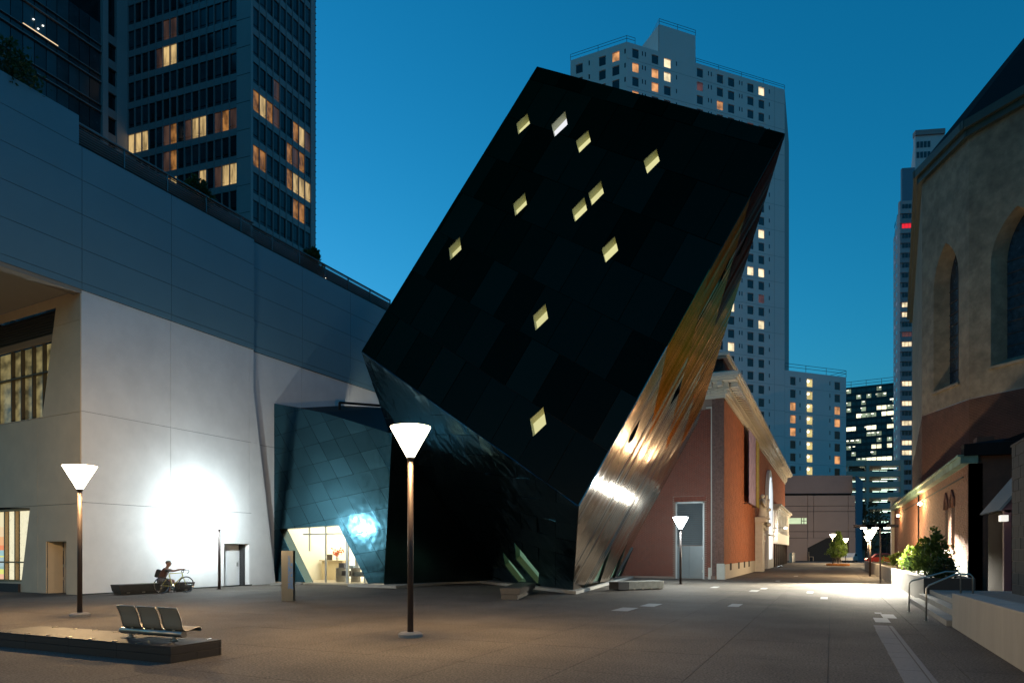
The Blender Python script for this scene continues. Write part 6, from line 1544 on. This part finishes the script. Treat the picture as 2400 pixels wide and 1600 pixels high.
# hands: palm + five fingers each
for s_ in (1, -1):
    wpt = V_[bend[s_]]; hv = [wpt, wpt+Q(.05, 0, .005), wpt+Q(.085, 0, 0)]; hr = [.024, .03, .03]; he = [(0, 1), (1, 2)]
    for k, ln in enumerate((.030, .036, .034, .026)):
        a = len(hv); yy = (-.027+.018*k); hv += [wpt+Q(.10, yy, 0), wpt+Q(.10+ln, yy, -.018), wpt+Q(.095+ln*.8, yy, -.045)]; hr += [.0085, .008, .007]; he += [(2, a), (a, a+1), (a+1, a+2)]
    a = len(hv); hv += [wpt+Q(.05, -.035*s_, -.005), wpt+Q(.08, -.045*s_, -.03)]; hr += [.010, .008]; he += [(1, a), (a, a+1)]
    skin_mesh('hand', hv, he, hr, m_skin, per, hipc, 0, 1)
# face features
b = MB(); hc_ = Q(.30, 0, 1.195)+hipc
nose = MB(); nose.tube([hc_+f*.085+up*.025, hc_+f*.112-up*.01, hc_+f*.09-up*.018], [.008, .014, .010], 6); nose.build('nose', m_skin, per, smooth=True)
for s_ in (1, -1):
    b = MB(); b.lathe(hc_+f*.086+l*(.033*s_)+up*.022, [(.002, -.008), (.010, 0), (.002, .008)], 8); b.build('eye', mat('eye_dark', (.03, .02, .02), .3, var=0), per)
    b = MB(); b.lathe(hc_+l*(.092*s_)-f*.005, [(.006, -.028), (.018, 0), (.008, .03)], 8); b.build('ear', m_skin, per)
b = MB(); b.tube([hc_+f*.088-up*.045+l*.022, hc_+f*.092-up*.047, hc_+f*.088-up*.045-l*.022], .005, 5); b.build('mouth', mat('lips', (.2, .08, .07), .5, var=0), per)
b = MB(); b.lathe(hc_-f*.018+up*.035, [(.094, -.045), (.103, 0), (.100, .035), (.078, .072), (.04, .092), (.004, .098)], 16); b.build('hair', m_hair, per, smooth=True)
# clothes
tv = [Q(.0, 0, .50), Q(.05, 0, .66), Q(.16, 0, .86), Q(.21, 0, .98)]; te = [(0, 1), (1, 2), (2, 3)]; tr = [.165, .16, .168, .095]
for s_ in (1, -1): tv += [Q(.19, .17*s_, .945), Q(.30, .205*s_, .875)]; i = len(tv); te += [(2, i-2), (i-2, i-1)]; tr += [.078, .066]
skin_mesh('shirt', tv, te, tr, m_shirt, per, hipc)
sv_ = [Q(0, 0, .50)]; se_ = []; sr_ = [.14]
for s_ in (1, -1): sv_ += [Q(.03, .11*s_, .475), Q(.40, .165*s_, .50)]; i = len(sv_); se_ += [(0, i-2), (i-2, i-1)]; sr_ += [.112, .085]
skin_mesh('shorts', sv_, se_, sr_, m_short, per, hipc)
for s_ in (1, -1): skin_mesh('shoe', [Q(.36, .16*s_, .06), Q(.43, .165*s_, .05), Q(.54, .17*s_, .04)], [(0, 1), (1, 2)], [.045, .048, .038], m_shoe, per, hipc, 0, 1)
bg_ = skin_mesh('backpack', [Q(-.13, 0, .62), Q(-.10, 0, .78), Q(-.03, 0, .94)], [(0, 1), (1, 2)], [.12, .145, .10], m_bag, None, hipc, 1)
bg_.location = hipc; tag(bg_, 'black backpack worn on the back of the seated cyclist', 'backpack')
# ---------------------------------------------------------------- small things at the far end of the lane
bn = gd(1857, 1317); t = thing('litter_bin', 'slim steel litter bin standing by the end of the brick building', 'litter bin', bn)
b = MB(); b.lathe(bn, [(.38, 0), (.42, .05), (.42, 1.25), (.36, 1.32)], 16); b.build('bin_body', mat('bin_steel', (.35, .35, .34), .35, .8, var=.1), t)
b = MB(); b.lathe(bn, [(.44, 1.33), (.44, 1.42), (.2, 1.5)], 16); b.build('lid', m_ss, t)
cn = EN.pt(ep_u(1897), 0, .8); t = thing('wooden_chair', 'single pale chair standing beside the wedge canopy', 'chair', cn)
m_wc = mat('chair_wood', (.45, .33, .22), .6, var=.1)
b = MB(); b.box(cn+Vector((0, 0, .75)), (.38, .36, .04)); b.build('seat', m_wc, t)
b = MB(); b.box(cn+Vector((-.36, 0, 1.2)), (.03, .36, .42)); b.build('backrest', m_wc, t)
for sx_ in (-.33, .33):
    for sy_ in (-.3, .3): b = MB(); b.box(cn+Vector((sx_, sy_, .37)), (.04, .04, .37)); b.build('leg', m_wc, t)
for px, d, col, lb, nm in ((2072, 88, (.45, .02, .015), 'red car parked at the end of the lane beyond the glare', 'car_red'), (1991, 108, (.5, .5, .5), 'pale car parked in front of the beige building right of the young tree', 'car_pale')):
    p = W((px-1200)/F*d, d, 0); t = thing('parked_car', lb, 'car', p, group='cars at the end of the lane'); simple_car(t, col, Vector((1, .1, 0)).normalized() if col[1] < .1 else Vector((-.2, -1, 0)).normalized(), nm=nm)
b = MB()
rnd = random.Random(9)
tt = thing('far_tree', 'dark leafy street tree behind the lane end between the beige building and the garage', 'tree', W((2030-1200)/F*135, 135, 0))
bs2 = Vector(tt.location); crown([(1, 2), (4, 4.2), (8, 4), (11, 1.5)], 2600, .6, 'crown', leafmat('far_leaf', (.07, .06, .03)), tt, bs2, seed=55)
b = MB(); b.tube([bs2, bs2+Vector((0, 0, 6))], [.25, .12], 8); b.build('trunk', m_bark, tt)
